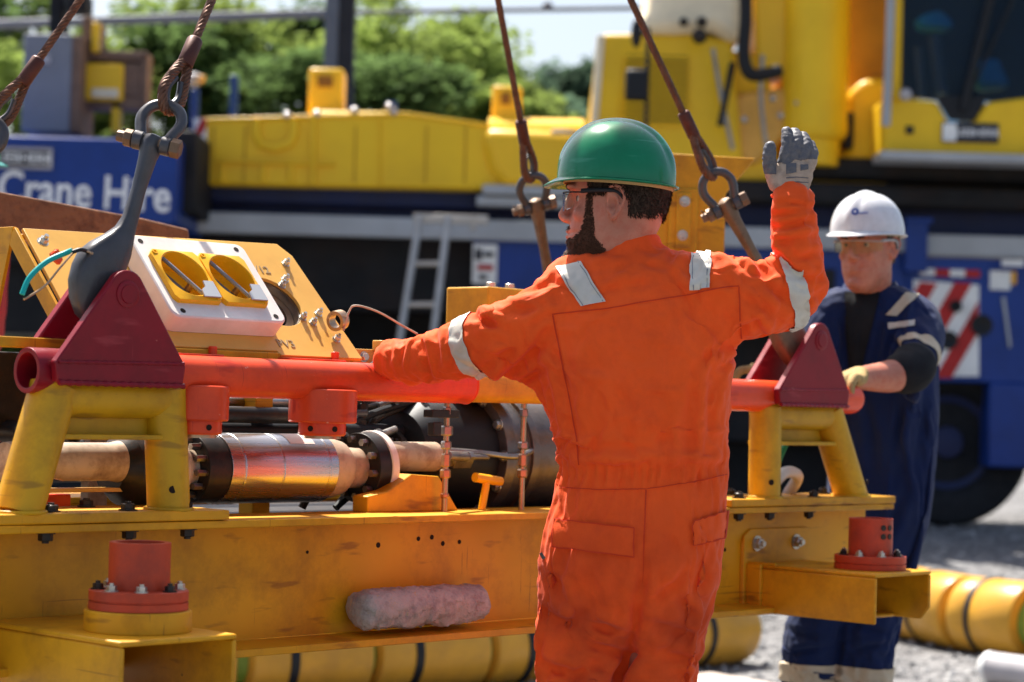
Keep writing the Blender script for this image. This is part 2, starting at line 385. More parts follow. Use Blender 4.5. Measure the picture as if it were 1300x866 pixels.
def strands(bm, n, ln, down, seed=1, wid=.0011):
    rg = random.Random(seed); bm.faces.ensure_lookup_table(); fs = bm.faces[:]; ar = [f.calc_area() for f in fs]
    pick = rg.choices(fs, ar, k=n); dn = V(down); out = []
    for f in pick:
        vs = [q.co for q in f.verts]; a, b = rg.random(), rg.random(); p = vs[0].lerp(vs[1], a).lerp(vs[2].lerp(vs[-1], a), b) if len(vs) > 3 else vs[0].lerp(vs[1], a).lerp(vs[2], b)
        d = (f.normal*rg.uniform(.25, .8)+dn+V((rg.uniform(-.4, .4), rg.uniform(-.4, .4), rg.uniform(-.3, .3)))).normalized(); l = ln*rg.uniform(.5, 1.2)
        s_ = d.cross(f.normal+V((.01, .02, .03))).normalized()*wid; out.append((p-s_, p+s_, p+d*l*.6+s_*.7+f.normal*.0005, p+d*l))
    for q in out:
        bm.faces.new([bm.verts.new(k) for k in q])
    return bm
def text(name, s, size, m, parent, mtx, ext=.001, bold=True):
    c = bpy.data.curves.new('t', 'FONT'); c.body = s; c.size = size; c.extrude = ext; c.align_x = 'CENTER'; c.align_y = 'CENTER'
    c.offset = size*.012 if bold else 0; c.resolution_u = 4
    o = bpy.data.objects.new('t', c); COL.objects.link(o); dg = bpy.context.evaluated_depsgraph_get(); dg.update()
    me = bpy.data.meshes.new_from_object(o.evaluated_get(dg)); bpy.data.objects.remove(o)
    bm = BM(); bm.from_mesh(me); bpy.data.meshes.remove(me); bm.transform(mtx)
    return obj(name, bm, m, parent, smooth=0)
def basis(x, y, z, o):
    m = Matrix((V(x), V(y), V(z))).transposed().to_4x4(); m.translation = V(o); return m
#==PART2
# ================================================================== the yellow lifting frame
A = R(43.7); SU = V((math.sin(A), math.cos(A), 0)); SV = V((math.cos(A), -math.sin(A), 0))
O0 = P(650, 658, 4.94); O0.z = 0
rotm = Matrix((SU, -SV, V((0, 0, 1)))).transposed()
sk_ = thing('equipment_skid', 'amber steel skid with red top pipe and maroon lifting lugs hanging from wire slings', 'equipment skid', O0, rot=rotm)
SM = ROOTM[sk_.name]
def W(s, y, z): return SM @ V((s, y, z))
def part(name, bm, m, bevel=0, parent=None, smooth=40): return obj(name, bm, m, parent or sk_, bevel, smooth, local=True)
# beams
for y0, nm in ((0, 'front_beam'), (.86, 'rear_beam')):
    bm = BM(); xa, xb = -1.62, 1.515
    prof = [(0, .985), (0, 1.0), (.2, 1.0), (.2, .985), (.107, .982), (.107, .748), (.2, .742), (.2, .727), (0, .727), (0, .742), (.093, .748), (.093, .982)]
    prism(bm, [(xa, y0+a, b) for a, b in prof], (xb-xa, 0, 0))
    fb = part(nm, bm, yel, .002)
    if y0 == 0: front = fb
for x in (-1.55, -.5, .55, 1.43):
    bm = BM(); box(bm, (x, .2, .75), (x+.07, .87, .975)); part('cross_beam', bm, yel, .004)
def hole_shade_disc(x, y, z, r, d=(0, -1, 0), m=hole, par=None, nm='bolt_hole_shade'):
    bm = BM(); lathe(bm, V((x, y, z)), d, [(-.002, r), (.0012, r)], 14); return part(nm, bm, m, parent=par or front)  # dark disc set on the surface, no hole is cut
for px, py, r in ((548-68-0, 692, .0), ):
    pass
def onweb(px, py, yy=.093):
    r = ray(px, py); n = SV; t = ((O0-CAM).dot(n)-yy)/r.dot(n); q = SM.inverted() @ (CAM+r*t); return q
for px, py, r in ((480, 692, .006), (531, 684, .005), (548, 682, .0055), (562, 690, .0055), (583, 688, .005), (390, 701, .0035), (920, 698, .005)):
    q = onweb(px, py); hole_shade_disc(q.x, .093, q.z, r)
# base plates with nuts
for xa, xb in ((-1.62, -.812), (.791, 1.517)):
    bm = BM(); box(bm, (xa, -.004, 1.0015), (xb, .21, 1.021)); bp = part('base_plate', bm, yel, .003)
    for yb in (.035, .17):
        for x in ((-1.205, -1.03) if xa < 0 else (.87, 1.01, 1.19, 1.42)):
            bm = BM(); hexb(bm, (x, yb, 1.021), (0, 0, 1), .0135, .013, shaft=.002); part('nut', bm, darkst, parent=bp)
        for x in ((-1.215, -1.025, -.885) if xa < 0 else (.87, 1.0, 1.17)):
            bm = BM(); hexb(bm, (x, yb, .985), (0, 0, -1), .014, .016, shaft=.002); part('nut', bm, darkst, parent=bp)
for yb in (.86,):
    for xa, xb in ((-1.40, -.812), (.791, 1.517)):
        bm = BM(); box(bm, (xa, yb, 1.0015), (xb, yb+.21, 1.021)); part('base_plate', bm, yel, .003)
# trestle stands of welded round tube, with lifting lugs on the pipe
def stand(y, sgn, near=True):
    # sgn=-1: slanted leg on the left
    c = lambda a: a*1.0
    xi = -.925 if sgn < 0 else .988; xo = -1.27 if sgn < 0 else 1.375
    ti = -.945 if sgn < 0 else .985; to = -1.20 if sgn < 0 else 1.245
    r = .042
    bm = BM(); tubep(bm, [(xi, y, 1.021), (ti, y, 1.255)], r, 24); tubep(bm, [(xo, y, 1.021), (to-.0*sgn, y, 1.255)], r*1.08, 24)
    tubep(bm, [(min(ti, to)-.012, y, 1.238), (max(ti, to)+.012, y, 1.238)], r*.98, 24)
    for q in (ti, to):
        b = ball((q, y, 1.238), r*1.03); m = bpy.data.meshes.new('t'); b.to_mesh(m); b.free(); bm.from_mesh(m); bpy.data.meshes.remove(m)
    st = part('trestle', bm, yels, 0)
    bm = BM(); a, b = sorted((ti, to)); box(bm, (a, y+.005, 1.165), (b, y+.017, 1.225)); box(bm, (a-.02, y-.03, 1.157), (b+.02, y+.04, 1.167)); part('stiffener', bm, yels, .002, st)
    for x_, z_ in ((xi-.02, 1.062), (xo+.02, 1.06), (xi+.03, 1.03), (xo+.045, 1.03)):
        dx = (x_-xi) if abs(x_-xi) < .1 else (x_-xo)
        yy = y-math.sqrt(max(0, (r*1.02)**2-dx*dx)); bm = BM(); lathe(bm, (x_, yy+.002, z_), (dx*.6, yy-y, 0), [(0, .0075), (.0025, .0075)], 14); part('vent_hole_shade', bm, hole, parent=st)
    # lug: two plates
    la, lb = (-1.235, -.948) if sgn < 0 else (.965, 1.262)
    ax = -1.085 if sgn < 0 else 1.135
    for k, yy in enumerate((y-.062, y+.048)):
        pts = [(la, yy, 1.262), (lb, yy, 1.262), (lb+.006, yy, 1.30)]
        for i in range(9):
            t = R(28+124*i/8); pts.append((ax+math.cos(t)*.04, yy, 1.438+math.sin(t)*.04))
        pts.append((la-.006, yy, 1.30))
        bm = BM(); prism(bm, pts, (0, .02, 0)); lp = part('lug_plate', bm, maroon, .003)
        if k == 0:
            bm = BM(); lathe(bm, (ax, yy, 1.432), (0, -1, 0), [(0, .026), (.002, .026), (.003, .024), (.003, .018), (.0055, .017), (.0055, .0)], 28); part('pin_boss', bm, maroon, parent=lp)
    bm = BM(); cyl(bm, (ax, y-.05, 1.432), (ax, y+.06, 1.432), .019); part('lug_pin', bm, steel)
    return ax
for y in (.045, .905):
    for sgn in (-1, 1): stand(y, sgn)
# top pipe
for y in (.045, .905):
    z = 1.283
    bm = BM(); hollow(bm, (-1.262, y, z), (-.965, y, z), .0425, .033); part('pipe_end_sleeve', bm, maroon, .001)
    bm = BM(); cyl(bm, (-.97, y, z), (-.118, y, z), .0405, seg=40); lathe(bm, (-.118, y, z), (1, 0, 0), [(0, .0405), (.004, .042), (.008, .040)], 40); part('red_pipe', bm, redp)
    bm = BM(); cyl(bm, (-.112, y, z), (.70, y, z), .037, seg=40); part('yellow_pipe', bm, yel)
    bm = BM(); lathe(bm, (.70, y, z), (1, 0, 0), [(0, .037), (.004, .0405), (.66, .0405), (.675, .036), (.68, .02)], 40); part('red_pipe', bm, redp)
# clamp blocks under the pipe
for xa, xb in ((-.925, -.80), (-.605, -.462)):
    xm = (xa+xb)/2; bm = BM()
    lathe(bm, (xm, .045, 1.195), (0, 0, 1), [(0, (xb-xa)/2), (.07, (xb-xa)/2)], 32); k = part('pipe_clamp', bm, redp, .004)
    bm = BM(); lathe(bm, (xm, .045, 1.168), (0, 0, 1), [(0, .046), (.004, .05), (.03, .05)], 28); part('clamp_neck', bm, redp, .002, k)
    bm = BM(); lathe(bm, (xm, .045, 1.162), (0, 0, 1), [(0, .04), (.008, .04)], 24); part('clamp_washer', bm, brass, parent=k)
    for i in range(6):
        t = R(60*i+20); bm = BM(); lathe(bm, (xm+.049*math.cos(t), .045+.049*math.sin(t), 1.183), (math.cos(t), math.sin(t), 0), [(0, .006), (.0025, .006)], 10); part('screw_hole_shade', bm, hole, parent=k)
    bm = BM(); box(bm, (xm-.085, .058, 1.318), (xm+.075, .12, 1.328)); cyl(bm, (xm+.07, .09, 1.32), (xm+.07, .09, 1.345), .009); part('clamp_strap', bm, redp, .002, k)
# machinery bench below the pipe
bm = BM(); box(bm, (-1.5, .22, .955), (1.4, .86, .98)); part('equipment_deck', bm, darkst, .002)
yc, zc = .235, 1.093
def rotary(name, prof, m, par=None, y=yc, z=zc, seg=48):
    bm = BM(); x0 = prof[0][0]; lathe(bm, (x0, y, z), (1, 0, 0), [(a-x0, b) for a, b in prof], seg); return part(name, bm, m, .0008, par, smooth=30)
cylp = rotary('polished_cylinder', [(-.672, .0745), (-.640, .0745), (-.639, .0735), (-.636, .0735), (-.635, .0745), (-.535, .0745), (-.534, .0735), (-.531, .0735), (-.530, .0745), (-.405, .0745), (-.404, .0733), (-.400, .0733), (-.399, .0745), (-.378, .0745), (-.376, .072)], chrome)
bm = BM(); 
vs = [[V((x, yc-.0752*math.sin(t), zc+.0752*math.cos(t))) for x in (-.50, -.43)] for t in [R(a) for a in range(8, 46, 4)]]
for i in range(len(vs)-1): bm.faces.new([bm.verts.new(p) for p in (vs[i][0], vs[i][1], vs[i+1][1], vs[i+1][0])])
part('paper_label', bm, whiteb, parent=cylp)
fl = rotary('dark_flange', [(-.735, .05), (-.73, .072), (-.672, .072), (-.670, .06)], darkst)
for i in range(12):
    t = R(30*i+7); bm = BM(); lathe(bm, (-.755, yc+.058*math.cos(t), zc+.058*math.sin(t)), (1, 0, 0), [(0, .0075), (.022, .0075)], 6); lathe(bm, (-.732, yc+.062*math.cos(t), zc+.062*math.sin(t)), (1, 0, 0), [(0, .006), (.05, .006)], 8); part('flange_bolt', bm, steel, parent=fl)
rotary('coupling_ring', [(-.83, .045), (-.825, .066), (-.80, .069), (-.775, .066), (-.755, .05), (-.735, .045)], beige)
rotary('coupling_ring', [(-.385, .05), (-.37, .064), (-.345, .066), (-.32, .06), (-.30, .045), (-.245, .045)], beige)
rotary('coupling_ring', [(-.93, .05), (-.90, .075), (-.86, .078), (-.84, .07), (-.835, .05)], darkst)
ef = rotary('end_flange', [(-.262, .05), (-.258, .078), (-.225, .080)], darkst)
rotary('flange_rim', [(-.2255, .08), (-.224, .0835), (-.206, .0835), (-.204, .079), (-.204, .05)], whiteb, ef)
for i in range(10):
    t = R(36*i+9); bm = BM(); lathe(bm, (-.275, yc+.064*math.cos(t), zc+.064*math.sin(t)), (1, 0, 0), [(0, .0085), (.02, .0085)], 6); part('flange_bolt', bm, steel, parent=ef)
rotary('beige_pipe', [(-.205, .034), (-.02, .034), (-.015, .029)], beige, z=1.118)
rotary('hex_adaptor', [(-.04, .018), (-.038, .024), (.0, .024), (.002, .018), (.03, .018), (.032, .022), (.09, .022)], steel, z=1.11, seg=6)
# beige pipe behind the near stand
rotary('beige_pipe', [(-1.20, .02), (-1.195, .038), (-1.165, .040), (-1.155, .034), (-1.08, .033), (-1.06, .038), (-.95, .038), (-.93, .042)], beige, y=.21, z=1.108)
for x in (-1.14, -1.02, -1.22):
    bm = BM(); lathe(bm, (x, .30, 1.165), (0, -1, 0), [(0, .022), (.07, .022), (.075, .015)], 12); part('black_plug', bm, darkst, .002)
bm = BM(); box(bm, (-1.5, .20, 1.048), (-.86, .235, 1.056)); part('edge_strip', bm, yel2, .001)
bm = BM(); box(bm, (-1.3, .235, 1.0), (-1.02, .27, 1.043)); part('red_box_section', bm, redp, .003)
bm = BM(); box(bm, (-1.22, .28, 1.17), (-1.06, .34, 1.32)); part('valve_block', bm, darkst, .004)
# yellow saddle bracket under the cylinder end
bm = BM(); prism(bm, [(-.32, .13, 1.0), (-.04, .13, 1.0), (-.105, .13, 1.078), (-.19, .13, 1.083), (-.26, .13, 1.045), (-.32, .13, 1.035)], (0, .05, 0)); part('saddle_bracket', bm, yel, .003)
# dark pipes and rods behind
for x0, x1, y, z, r, m in ((-.85, -.25, .33, 1.205, .018, darkst), (-.86, .0, .40, 1.232, .012, steel), (-.85, .1, .36, 1.17, .02, black), (-.3, .55, .45, 1.19, .014, darkst), (-.2, .42, .34, 1.14, .010, steel), (-.9, .7, .55, 1.10, .05, black), (-.2, .5, .30, 1.055, .018, darkst), (-.15, .5, .42, 1.24, .016, black)):
    bm = BM(); cyl(bm, (x0, y, z), (x1, y, z), r); part('service_pipe', bm, m)
for x in (-.79, -.62, -.44):
    bm = BM(); box(bm, (x, .5, 1.0), (x+.05, .53, 1.33)); part('support_post', bm, beige if x > -.8 else yel, .003)
darkring = mat('drum_ring_grey', (.16, .14, .13), .4, .7, dirt=(.07, .05, .04), damt=.7, dscale=10, bump=.1)
# large dark drum with grey ring
dr = rotary('black_drum', [(-.02, .02), (-.01, .10), (.03, .128), (.20, .135)], black, y=.37, z=1.12)
rotary('drum_ring', [(.20, .135), (.202, .158), (.232, .160), (.234, .143), (.30, .141), (.302, .150), (.325, .150), (.33, .138), (.75, .138)], darkring, dr, y=.37, z=1.12)
for i in range(12):
    t = R(30*i); bm = BM(); hexb(bm, (.20, .37+.148*math.cos(t), 1.12+.148*math.sin(t)), (-1, 0, 0), .010, .012); part('ring_bolt', bm, zinc, parent=dr)
# vertical fitting risers
for x, y, z0, z1 in ((-.115, .10, 1.0, 1.25), (.135, .10, 1.0, 1.25)):
    bm = BM(); cyl(bm, (x, y, z0), (x, y, z1), .0068); rs = part('riser_tube', bm, brass)
    for zz, rr, hh in ((1.03, .010, .012), (1.075, .0125, .02), (1.10, .0105, .03), (1.14, .0125, .018), (1.17, .015, .022), (1.215, .0105, .02)):
        if x > 0 and zz in (1.17, 1.03): continue
        bm = BM(); lathe(bm, (x, y, zz), (0, 0, 1), [(0, rr*.8), (.003, rr), (hh-.003, rr), (hh, rr*.8)], 6); part('hex_fitting', bm, steel if zz > 1.12 else brass, parent=rs, smooth=20)
bm = BM(); cyl(bm, (-.11, .10, 1.125), (.02, .16, 1.12), .011); cyl(bm, (.02, .16, 1.12), (.12, .2, 1.118), .007); lathe(bm, (.0, .15, 1.121), (1, .4, 0), [(0, .013), (.025, .013)], 6); part('cross_tube', bm, steel)
bm = BM(); tubep(bm, spline([(-.02, .24, 1.135), (.1, .2, 1.128), (.22, .2, 1.12), (.33, .24, 1.14)]), .0075); part('cross_tube', bm, steel)
bm = BM(); box(bm, (-.17, .09, 1.21), (-.085, .12, 1.228)); box(bm, (-.165, .09, 1.17), (-.14, .11, 1.2)); part('manifold_block', bm, darkst, .002)
# crowded valves and fittings in the dark middle
rv = random.Random(12)
for i in range(20):
    x, y, z = rv.uniform(-.30, .06), rv.uniform(.26, .42), rv.uniform(1.0, 1.25); ax_ = rv.choice(((1, 0, 0), (0, 0, 1), (0, -1, 0), (1, 0, .3)))
    bm = BM(); r0 = rv.uniform(.011, .024); l0 = rv.uniform(.03, .07); seg_ = rv.choice((6, 6, 20))
    lathe(bm, (x, y, z), ax_, [(0, r0*.8), (.003, r0), (l0*.45, r0), (l0*.46, r0*.7), (l0*.7, r0*.7), (l0*.71, r0*.95), (l0, r0*.9)], seg_); lathe(bm, (x, y, z), ax_, [(-l0, r0*.45), (l0*2, r0*.45)], 10)
    part('pipe_fitting', bm, (darkst, steel, darkst, brass, linkm)[i % 5], .001, smooth=30)
for x in (-.22, -.05):
    bm = BM(); lathe(bm, (x, .36, 1.12), (1, 0, 0), [(0, .05), (.003, .056), (.018, .056), (.02, .05)], 32)
    for k in range(8):
        t = R(45*k); lathe(bm, (x-.008, .36+.045*math.cos(t), 1.12+.045*math.sin(t)), (1, 0, 0), [(0, .006), (.035, .006)], 6)
    part('pipe_flange', bm, darkst)
# yellow valve handle
bm = BM(); tubep(bm, [(-.06+.07, .13, 1.075), (.095, .13, 1.065)], .011, 12); tubep(bm, [(.05, .13, 1.07), (.035, .13, 1.0)], .009, 12); part('valve_handle', bm, yelp)
# hoses
rnd = random.Random(3)
for i in range(4):
    x = -.34+i*.08; p = [(x, .3+rnd.random()*.1, 1.0), (x+rnd.uniform(-.05, .1), .27+rnd.random()*.1, 1.08), (x+rnd.uniform(0, .2), .3+rnd.random()*.1, 1.19), (x+rnd.uniform(.1, .3), .35, 1.26)]
    bm = BM(); tubep(bm, spline(p), .009, 8); part('hose', bm, black if i % 3 else darkst)
# hoses and white bottle seen through the far stand
bm = BM(); tubep(bm, spline([(1.1, .12, 1.02), (1.12, .1, 1.12), (1.2, .14, 1.16), (1.17, .2, 1.05)]), .01); part('hose', bm, grn)
bm = BM(); tubep(bm, spline([(1.12, .14, 1.02), (1.17, .12, 1.08), (1.26, .14, 1.07), (1.3, .2, 1.02)]), .016); part('hose', bm, whiteb)
# drain tube anode on the web
bm = BM(); x0, x1, r = -.428, -.058, .0415
rs = []
for i in range(81):
    t = i/80; x = x0+(x1-x0)*t; e = min(t, 1-t)*(x1-x0); k = math.sqrt(max(0, 1-max(0, 1-e/.03)**2.6)); k = max(k, .02)
    rs.append([V((x, .03+math.cos(a)*r*(.3+.7*k)*(1 if math.cos(a) < 0 else 1.4), .800+math.sin(a)*r*(.35+.65*k)))+V((0, 1, 0))*0 for a in [2*math.pi*j/40 for j in range(40)]])
rings(bm, rs)
for q in bm.verts: q.co += V((.3, 1, 1))*(.006*nz(q.co, 30)+.004*nz(q.co, 75)+.0025*ridge(q.co*110))
part('anode_bar', bm, anode)
bm = BM(); box(bm, (-.40, .05, .79), (-.37, .095, .81)); box(bm, (-.12, .05, .79), (-.09, .095, .81)); part('anode_foot', bm, steel, .002)
# protruding arms with guide posts
def arm(x0, x1, zt, yf, cyan):
    h = .125 if x0 > 0 else .16; bm = BM(); t = .010
    pts = [(x0, 0, zt-h), (x0, 0, zt), (x1, 0, zt), (x1, 0, zt-h*.82), (x1-.02, 0, zt-h), (x1-.05, 0, zt-h)]
    # open box section: outer ring and inner ring extruded
    outer = [(x0, zt-h), (x0, zt), (x1, zt), (x1, zt-h)]; 
    box(bm, (x0, yf, zt-t), (x1, .09, zt)); box(bm, (x0, yf, zt-h), (x0+t, .09, zt-t-.0005))
    prism(bm, [(x1-t, yf+.06, zt-t-.0005), (x1-t, yf, zt-t-.0005), (x1-t, yf, zt-h*.75), (x1-t, yf+.025, zt-h), (x1-t, .09, zt-h), (x1-t, .09, zt-t-.0005)], (t, 0, 0))
    box(bm, (x0+t+.0005, yf+.10, zt-h), (x1-t-.0005, .09, zt-h+t))
    a = part('guide_arm', bm, yel, .004)
    if x0 > 0:
        pl = [(x0-.03, .086, zt-h-.012), (x1+.012, .086, zt-h-.012), (x1+.012, .086, zt+.075), (x1-.0, .086, zt+.088), (x0+.005, .086, zt+.088), (x0-.022, .086, zt+.072), (x0-.03, .086, zt+.05)]
        bm = BM(); prism(bm, pl, (0, .0065, 0)); box(bm, (x0-.012, .04, zt-h-.004), (x0-.001, .0855, zt)); part('mounting_plate', bm, yel, .002, a)
        for x in (x0+.03, x1-.05):
            bm = BM(); hexb(bm, (x, .086, zt+.05), (0, -1, 0), .015, .016, shaft=.006); part('plate_bolt', bm, zinc, parent=a)
    xm = (x0+x1)/2+(.018 if x0 > 0 else .012); ym = yf+(.115 if x0 > 0 else .14); k = 1.0
    z = zt
    if x0 < 0:
        bm = BM(); lathe(bm, (xm, ym, z), (0, 0, 1), [(0, .096), (.036, .096), (.038, .094)], 48); part('guide_collar', bm, yel, .0015, a); z += .038
        Rf, rp, hp = .089, .055, .085
    else: Rf, rp, hp = .091, .056, .094
    bm = BM(); lathe(bm, (xm, ym, z), (0, 0, 1), [(0, Rf-.002), (.001, Rf), (.014, Rf), (.015, Rf-.003), (.017, Rf-.003), (.018, Rf), (.034, Rf), (.035, Rf-.002)], 56); gf = part('guide_flange', bm, redpost)
    bm = BM(); hollow(bm, (xm, ym, z+.03), (xm, ym, z+.035+hp), rp, rp-.012, 48); part('guide_post', bm, redpost, .001, gf)
    for i in range(8):
        t = R(45*i+12); bm = BM(); hexb(bm, (xm+.0725*math.cos(t), ym+.0725*math.sin(t), z+.035), (0, 0, 1), .0095, .010, shaft=.003); part('flange_bolt', bm, zinc if i % 3 else darkst, parent=gf)
    if x0 > 0:
        t = R(-100)
        for dx, dz in ((0, 0), (0, .022), (.022, 0), (.022, .022)):
            tt = t+dx/rp-.2; bm = BM(); lathe(bm, (xm+rp*math.cos(tt), ym+rp*math.sin(tt), z+.085+dz), (math.cos(tt), math.sin(tt), 0), [(-.002, .0075), (.002, .0075)], 12); part('post_screw', bm, darkst, parent=gf)
    bm = BM(); lathe(bm, (xm, ym, zt-t), (0, 0, -1), [(0, .05), (.06, .05), (.065, .04)], 24); part('post_foot', bm, redpost, parent=a)
def weld(a, b, r=.0042, m=None, par=None):
    a, b = V(a), V(b); n_ = max(6, int((b-a).length/.006)); bm = BM(); tubep(bm, [a.lerp(b, i/n_)+V((.0008*nz(a*50+V((i, 0, 0)), .9), 0, 0)) for i in range(n_+1)], [r*(1+.25*math.sin(i*1.9)) for i in range(n_+1)], 8); part('weld_bead', bm, m or yel, parent=par)
for la, lb in ((-1.235, -.948), (.965, 1.262)):
    weld((la, -.019, 1.262), (lb, -.019, 1.262), .005, maroon); weld((la, -.017, 1.30), (lb, -.017, 1.305), .0035, maroon)
for x_, w_ in ((-.925, .046), (-1.27, .05), (.988, .046), (1.375, .05)):
    bm = BM(); tubep(bm, [V((x_+w_*math.cos(R(a)), .045+w_*math.sin(R(a)), 1.0225)) for a in range(0, 360, 12)], .0042, 8, closed=True); part('weld_bead', bm, yels)
weld((.985, -.0, .851), (.985, .086, .851), .004); weld((.958, .083, .72), (.958, .083, .92), .003)
arm(-1.31, -1.055, .822, -.335, 0)
arm(.985, 1.235, .850, -.305, 0)
# ---- tilted panel
PO = V((0, .10, 1.342)); PE = V((0, .22, .23)).normalized(); PNn = V((0, -.23, .22)).normalized()
def pn(s, t, o=0): return PO+V((s, 0, 0))+PE*t+PNn*o
def onpanel(px, py, o=0):
    n = (SM.to_3x3() @ PNn); r = ray(px, py); t = ((SM @ PO)-CAM).dot(n)+o; q = SM.inverted() @ (CAM+r*(t/r.dot(n))); return q.x, (q-PO).dot(PE)
bm = BM()
hc, hr = (-.545, .148), .072
def plate_with_hole(bm, outer, c, r, th):
    n = 40; inn = [(c[0]+r*math.cos(2*math.pi*i/n), c[1]+r*math.sin(2*math.pi*i/n)) for i in range(n)]
    for lev in (0, -th):
        es = []
        for loop in (outer, inn):
            vs = [bm.verts.new(pn(a, b, lev)) for a, b in loop]
            es += [bm.edges.new((vs[i], vs[(i+1) % len(vs)])) for i in range(len(vs))]
        bmesh.ops.triangle_fill(bm, use_beauty=True, edges=es)
    for loop in (outer, inn):
        m = len(loop)
        for i in range(m):
            a, b = loop[i], loop[(i+1) % m]; bm.faces.new([bm.verts.new(p) for p in (pn(*a, 0), pn(*b, 0), pn(*b, -th), pn(*a, -th))])
    bmesh.ops.remove_doubles(bm, verts=bm.verts, dist=1e-5)
outer = [(-1.10, 0), (-.615, 0), (-.61, -.012), (-.383, -.012), (-.405, .30), (-.43, .335), (-1.10, .312)]
plate_with_hole(bm, outer, hc, hr, .008)
pan = part('tilted_panel', bm, yel2, .001)
bm = BM(); box(bm, (-1.10, .094, 1.292), (-.612, .104, 1.338)); part('panel_lip', bm, yel, .002, pan)
bm = BM(); box(bm, (-1.45, .085, 1.325), (-1.105, .11, 1.345)); box(bm, (-1.2, .11, 1.30), (-.40, .14, 1.335)); part('panel_rail', bm, yel, .002, pan)
# window ring & glass
bm = BM(); c0 = pn(*hc, -.045); nn = PNn
hollow(bm, c0, pn(*hc, -.009), hr+.004, hr-.004, 40); part('window_ring', bm, steel, parent=pan)
bm = BM(); lathe(bm, pn(*hc, -.05), nn, [(0, hr), (.004, hr)], 40); part('window_glass', bm, glass, parent=pan)
bm = BM(); hollow(bm, pn(*hc, -.035), pn(*hc, -.028), hr-.005, hr-.022, 40); part('window_seat', bm, brass, parent=pan)
for px, py in ((365.4, 330.5), (364.6, 350.7), (360.6, 358), (387, 399), (400, 405.6), (430, 426.6), (407, 394)):
    s, t = onpanel(px, py, .012); bm = BM(); hexb(bm, pn(s, t, .0), PNn, .0072, .011, shaft=.004); part('panel_bolt', bm, zinc, parent=pan)
mt = basis((1, 0, 0), PE, PNn, (0, 0, 0)); 
def ptext(s, px, py, size):
    a, t = onpanel(px, py); mm = basis((1, 0, 0), PE, PNn, pn(a, t, .0008)); return text('panel_marking', s, size, markp, pan, SM @ mm, .0006)
ptext('V12', 331, 343, .030); ptext('PV3', 363, 437, .030)
# left cheek with triangular opening, and rear frame
sc_ = -1.105
oc = [(.115, 1.335), (.325, 1.568), (.365, 1.545), (.60, 1.20), (.60, 1.10), (.50, 1.10), (.36, 1.30)]
bm = BM()
for a, b, w_ in (((.105, 1.34), (.325, 1.568), .035), ((.33, 1.57), (.47, 1.10), .042), ((.115, 1.322), (.41, 1.322), .022)):
    a, b = V((sc_, *a)), V((sc_, *b)); d = (b-a).normalized(); nrm = V((0, -d.z, d.y))*w_
    if nrm.z > 0: nrm = -nrm
    prism(bm, [a, b, b+nrm, a+nrm], (-.008, 0, 0)) if a.z < b.z else prism(bm, [a, b, b+V((0, .06, 0)), a+V((0, .06, 0))], (-.0085, 0, 0))
part('panel_cheek', bm, yel, .001, pan)
bm = BM(); box(bm, (-1.10, .31, 1.545), (-.42, .36, 1.556)); box(bm, (-.46, .35, .98), (-.41, .40, 1.54)); part('panel_back_frame', bm, yel, .003, pan)
bm = BM(); box(bm, (-1.60, .30, 1.0), (-1.50, .40, 1.30)); part('corner_post', bm, yel, .004)
# ---- white socket block
def pbox(bm, s0, s1, t0, t1, o0, o1): return box(bm, (s0, t0, o0), (s1, t1, o1), basis((1, 0, 0), PE, PNn, PO))
bm = BM(); n = 10
def rr_loop(s0, s1, t0, t1, rad, o):
    out = []
    for cx_, cy_, a0 in ((s1-rad, t1-rad, 0), (s0+rad, t1-rad, 90), (s0+rad, t0+rad, 180), (s1-rad, t0+rad, 270)):
        for i in range(6): a = R(a0+18*i); out.append(pn(cx_+rad*math.cos(a), cy_+rad*math.sin(a), o))
    return out
rings(bm, [rr_loop(-.887, -.590, .040, .273, .02, o) for o in (.001, .012, .041)]+[rr_loop(-.884, -.593, .043, .270, .018, .0445)], caps=False)
es = []
def eloop(cx_, cy_, ra, rb, o, n=40): return [pn(cx_+ra*math.cos(2*math.pi*i/n), cy_+rb*math.sin(2*math.pi*i/n), o) for i in range(n)]
for lp_ in [rr_loop(-.884, -.593, .043, .270, .018, .0445)]+[eloop(s0+.0585, .152, .052, .061, .0445) for s0 in (-.868, -.745)]:
    vs = [bm.verts.new(p) for p in lp_]; es += [bm.edges.new((vs[i], vs[(i+1) % len(vs)])) for i in range(len(vs))]
bmesh.ops.triangle_fill(bm, use_beauty=True, edges=es)
bmesh.ops.remove_doubles(bm, verts=bm.verts, dist=1e-5)
blk = part('socket_block', bm, whiteb, .001)
for s, t in ((-.866, .254), (-.616, .254), (-.858, .056), (-.616, .056)):
    bm = BM(); lathe(bm, pn(s, t, .0445), PNn, [(0, .0062), (.0008, .0062)], 14); part('screw_hole_shade', bm, hole, parent=blk)
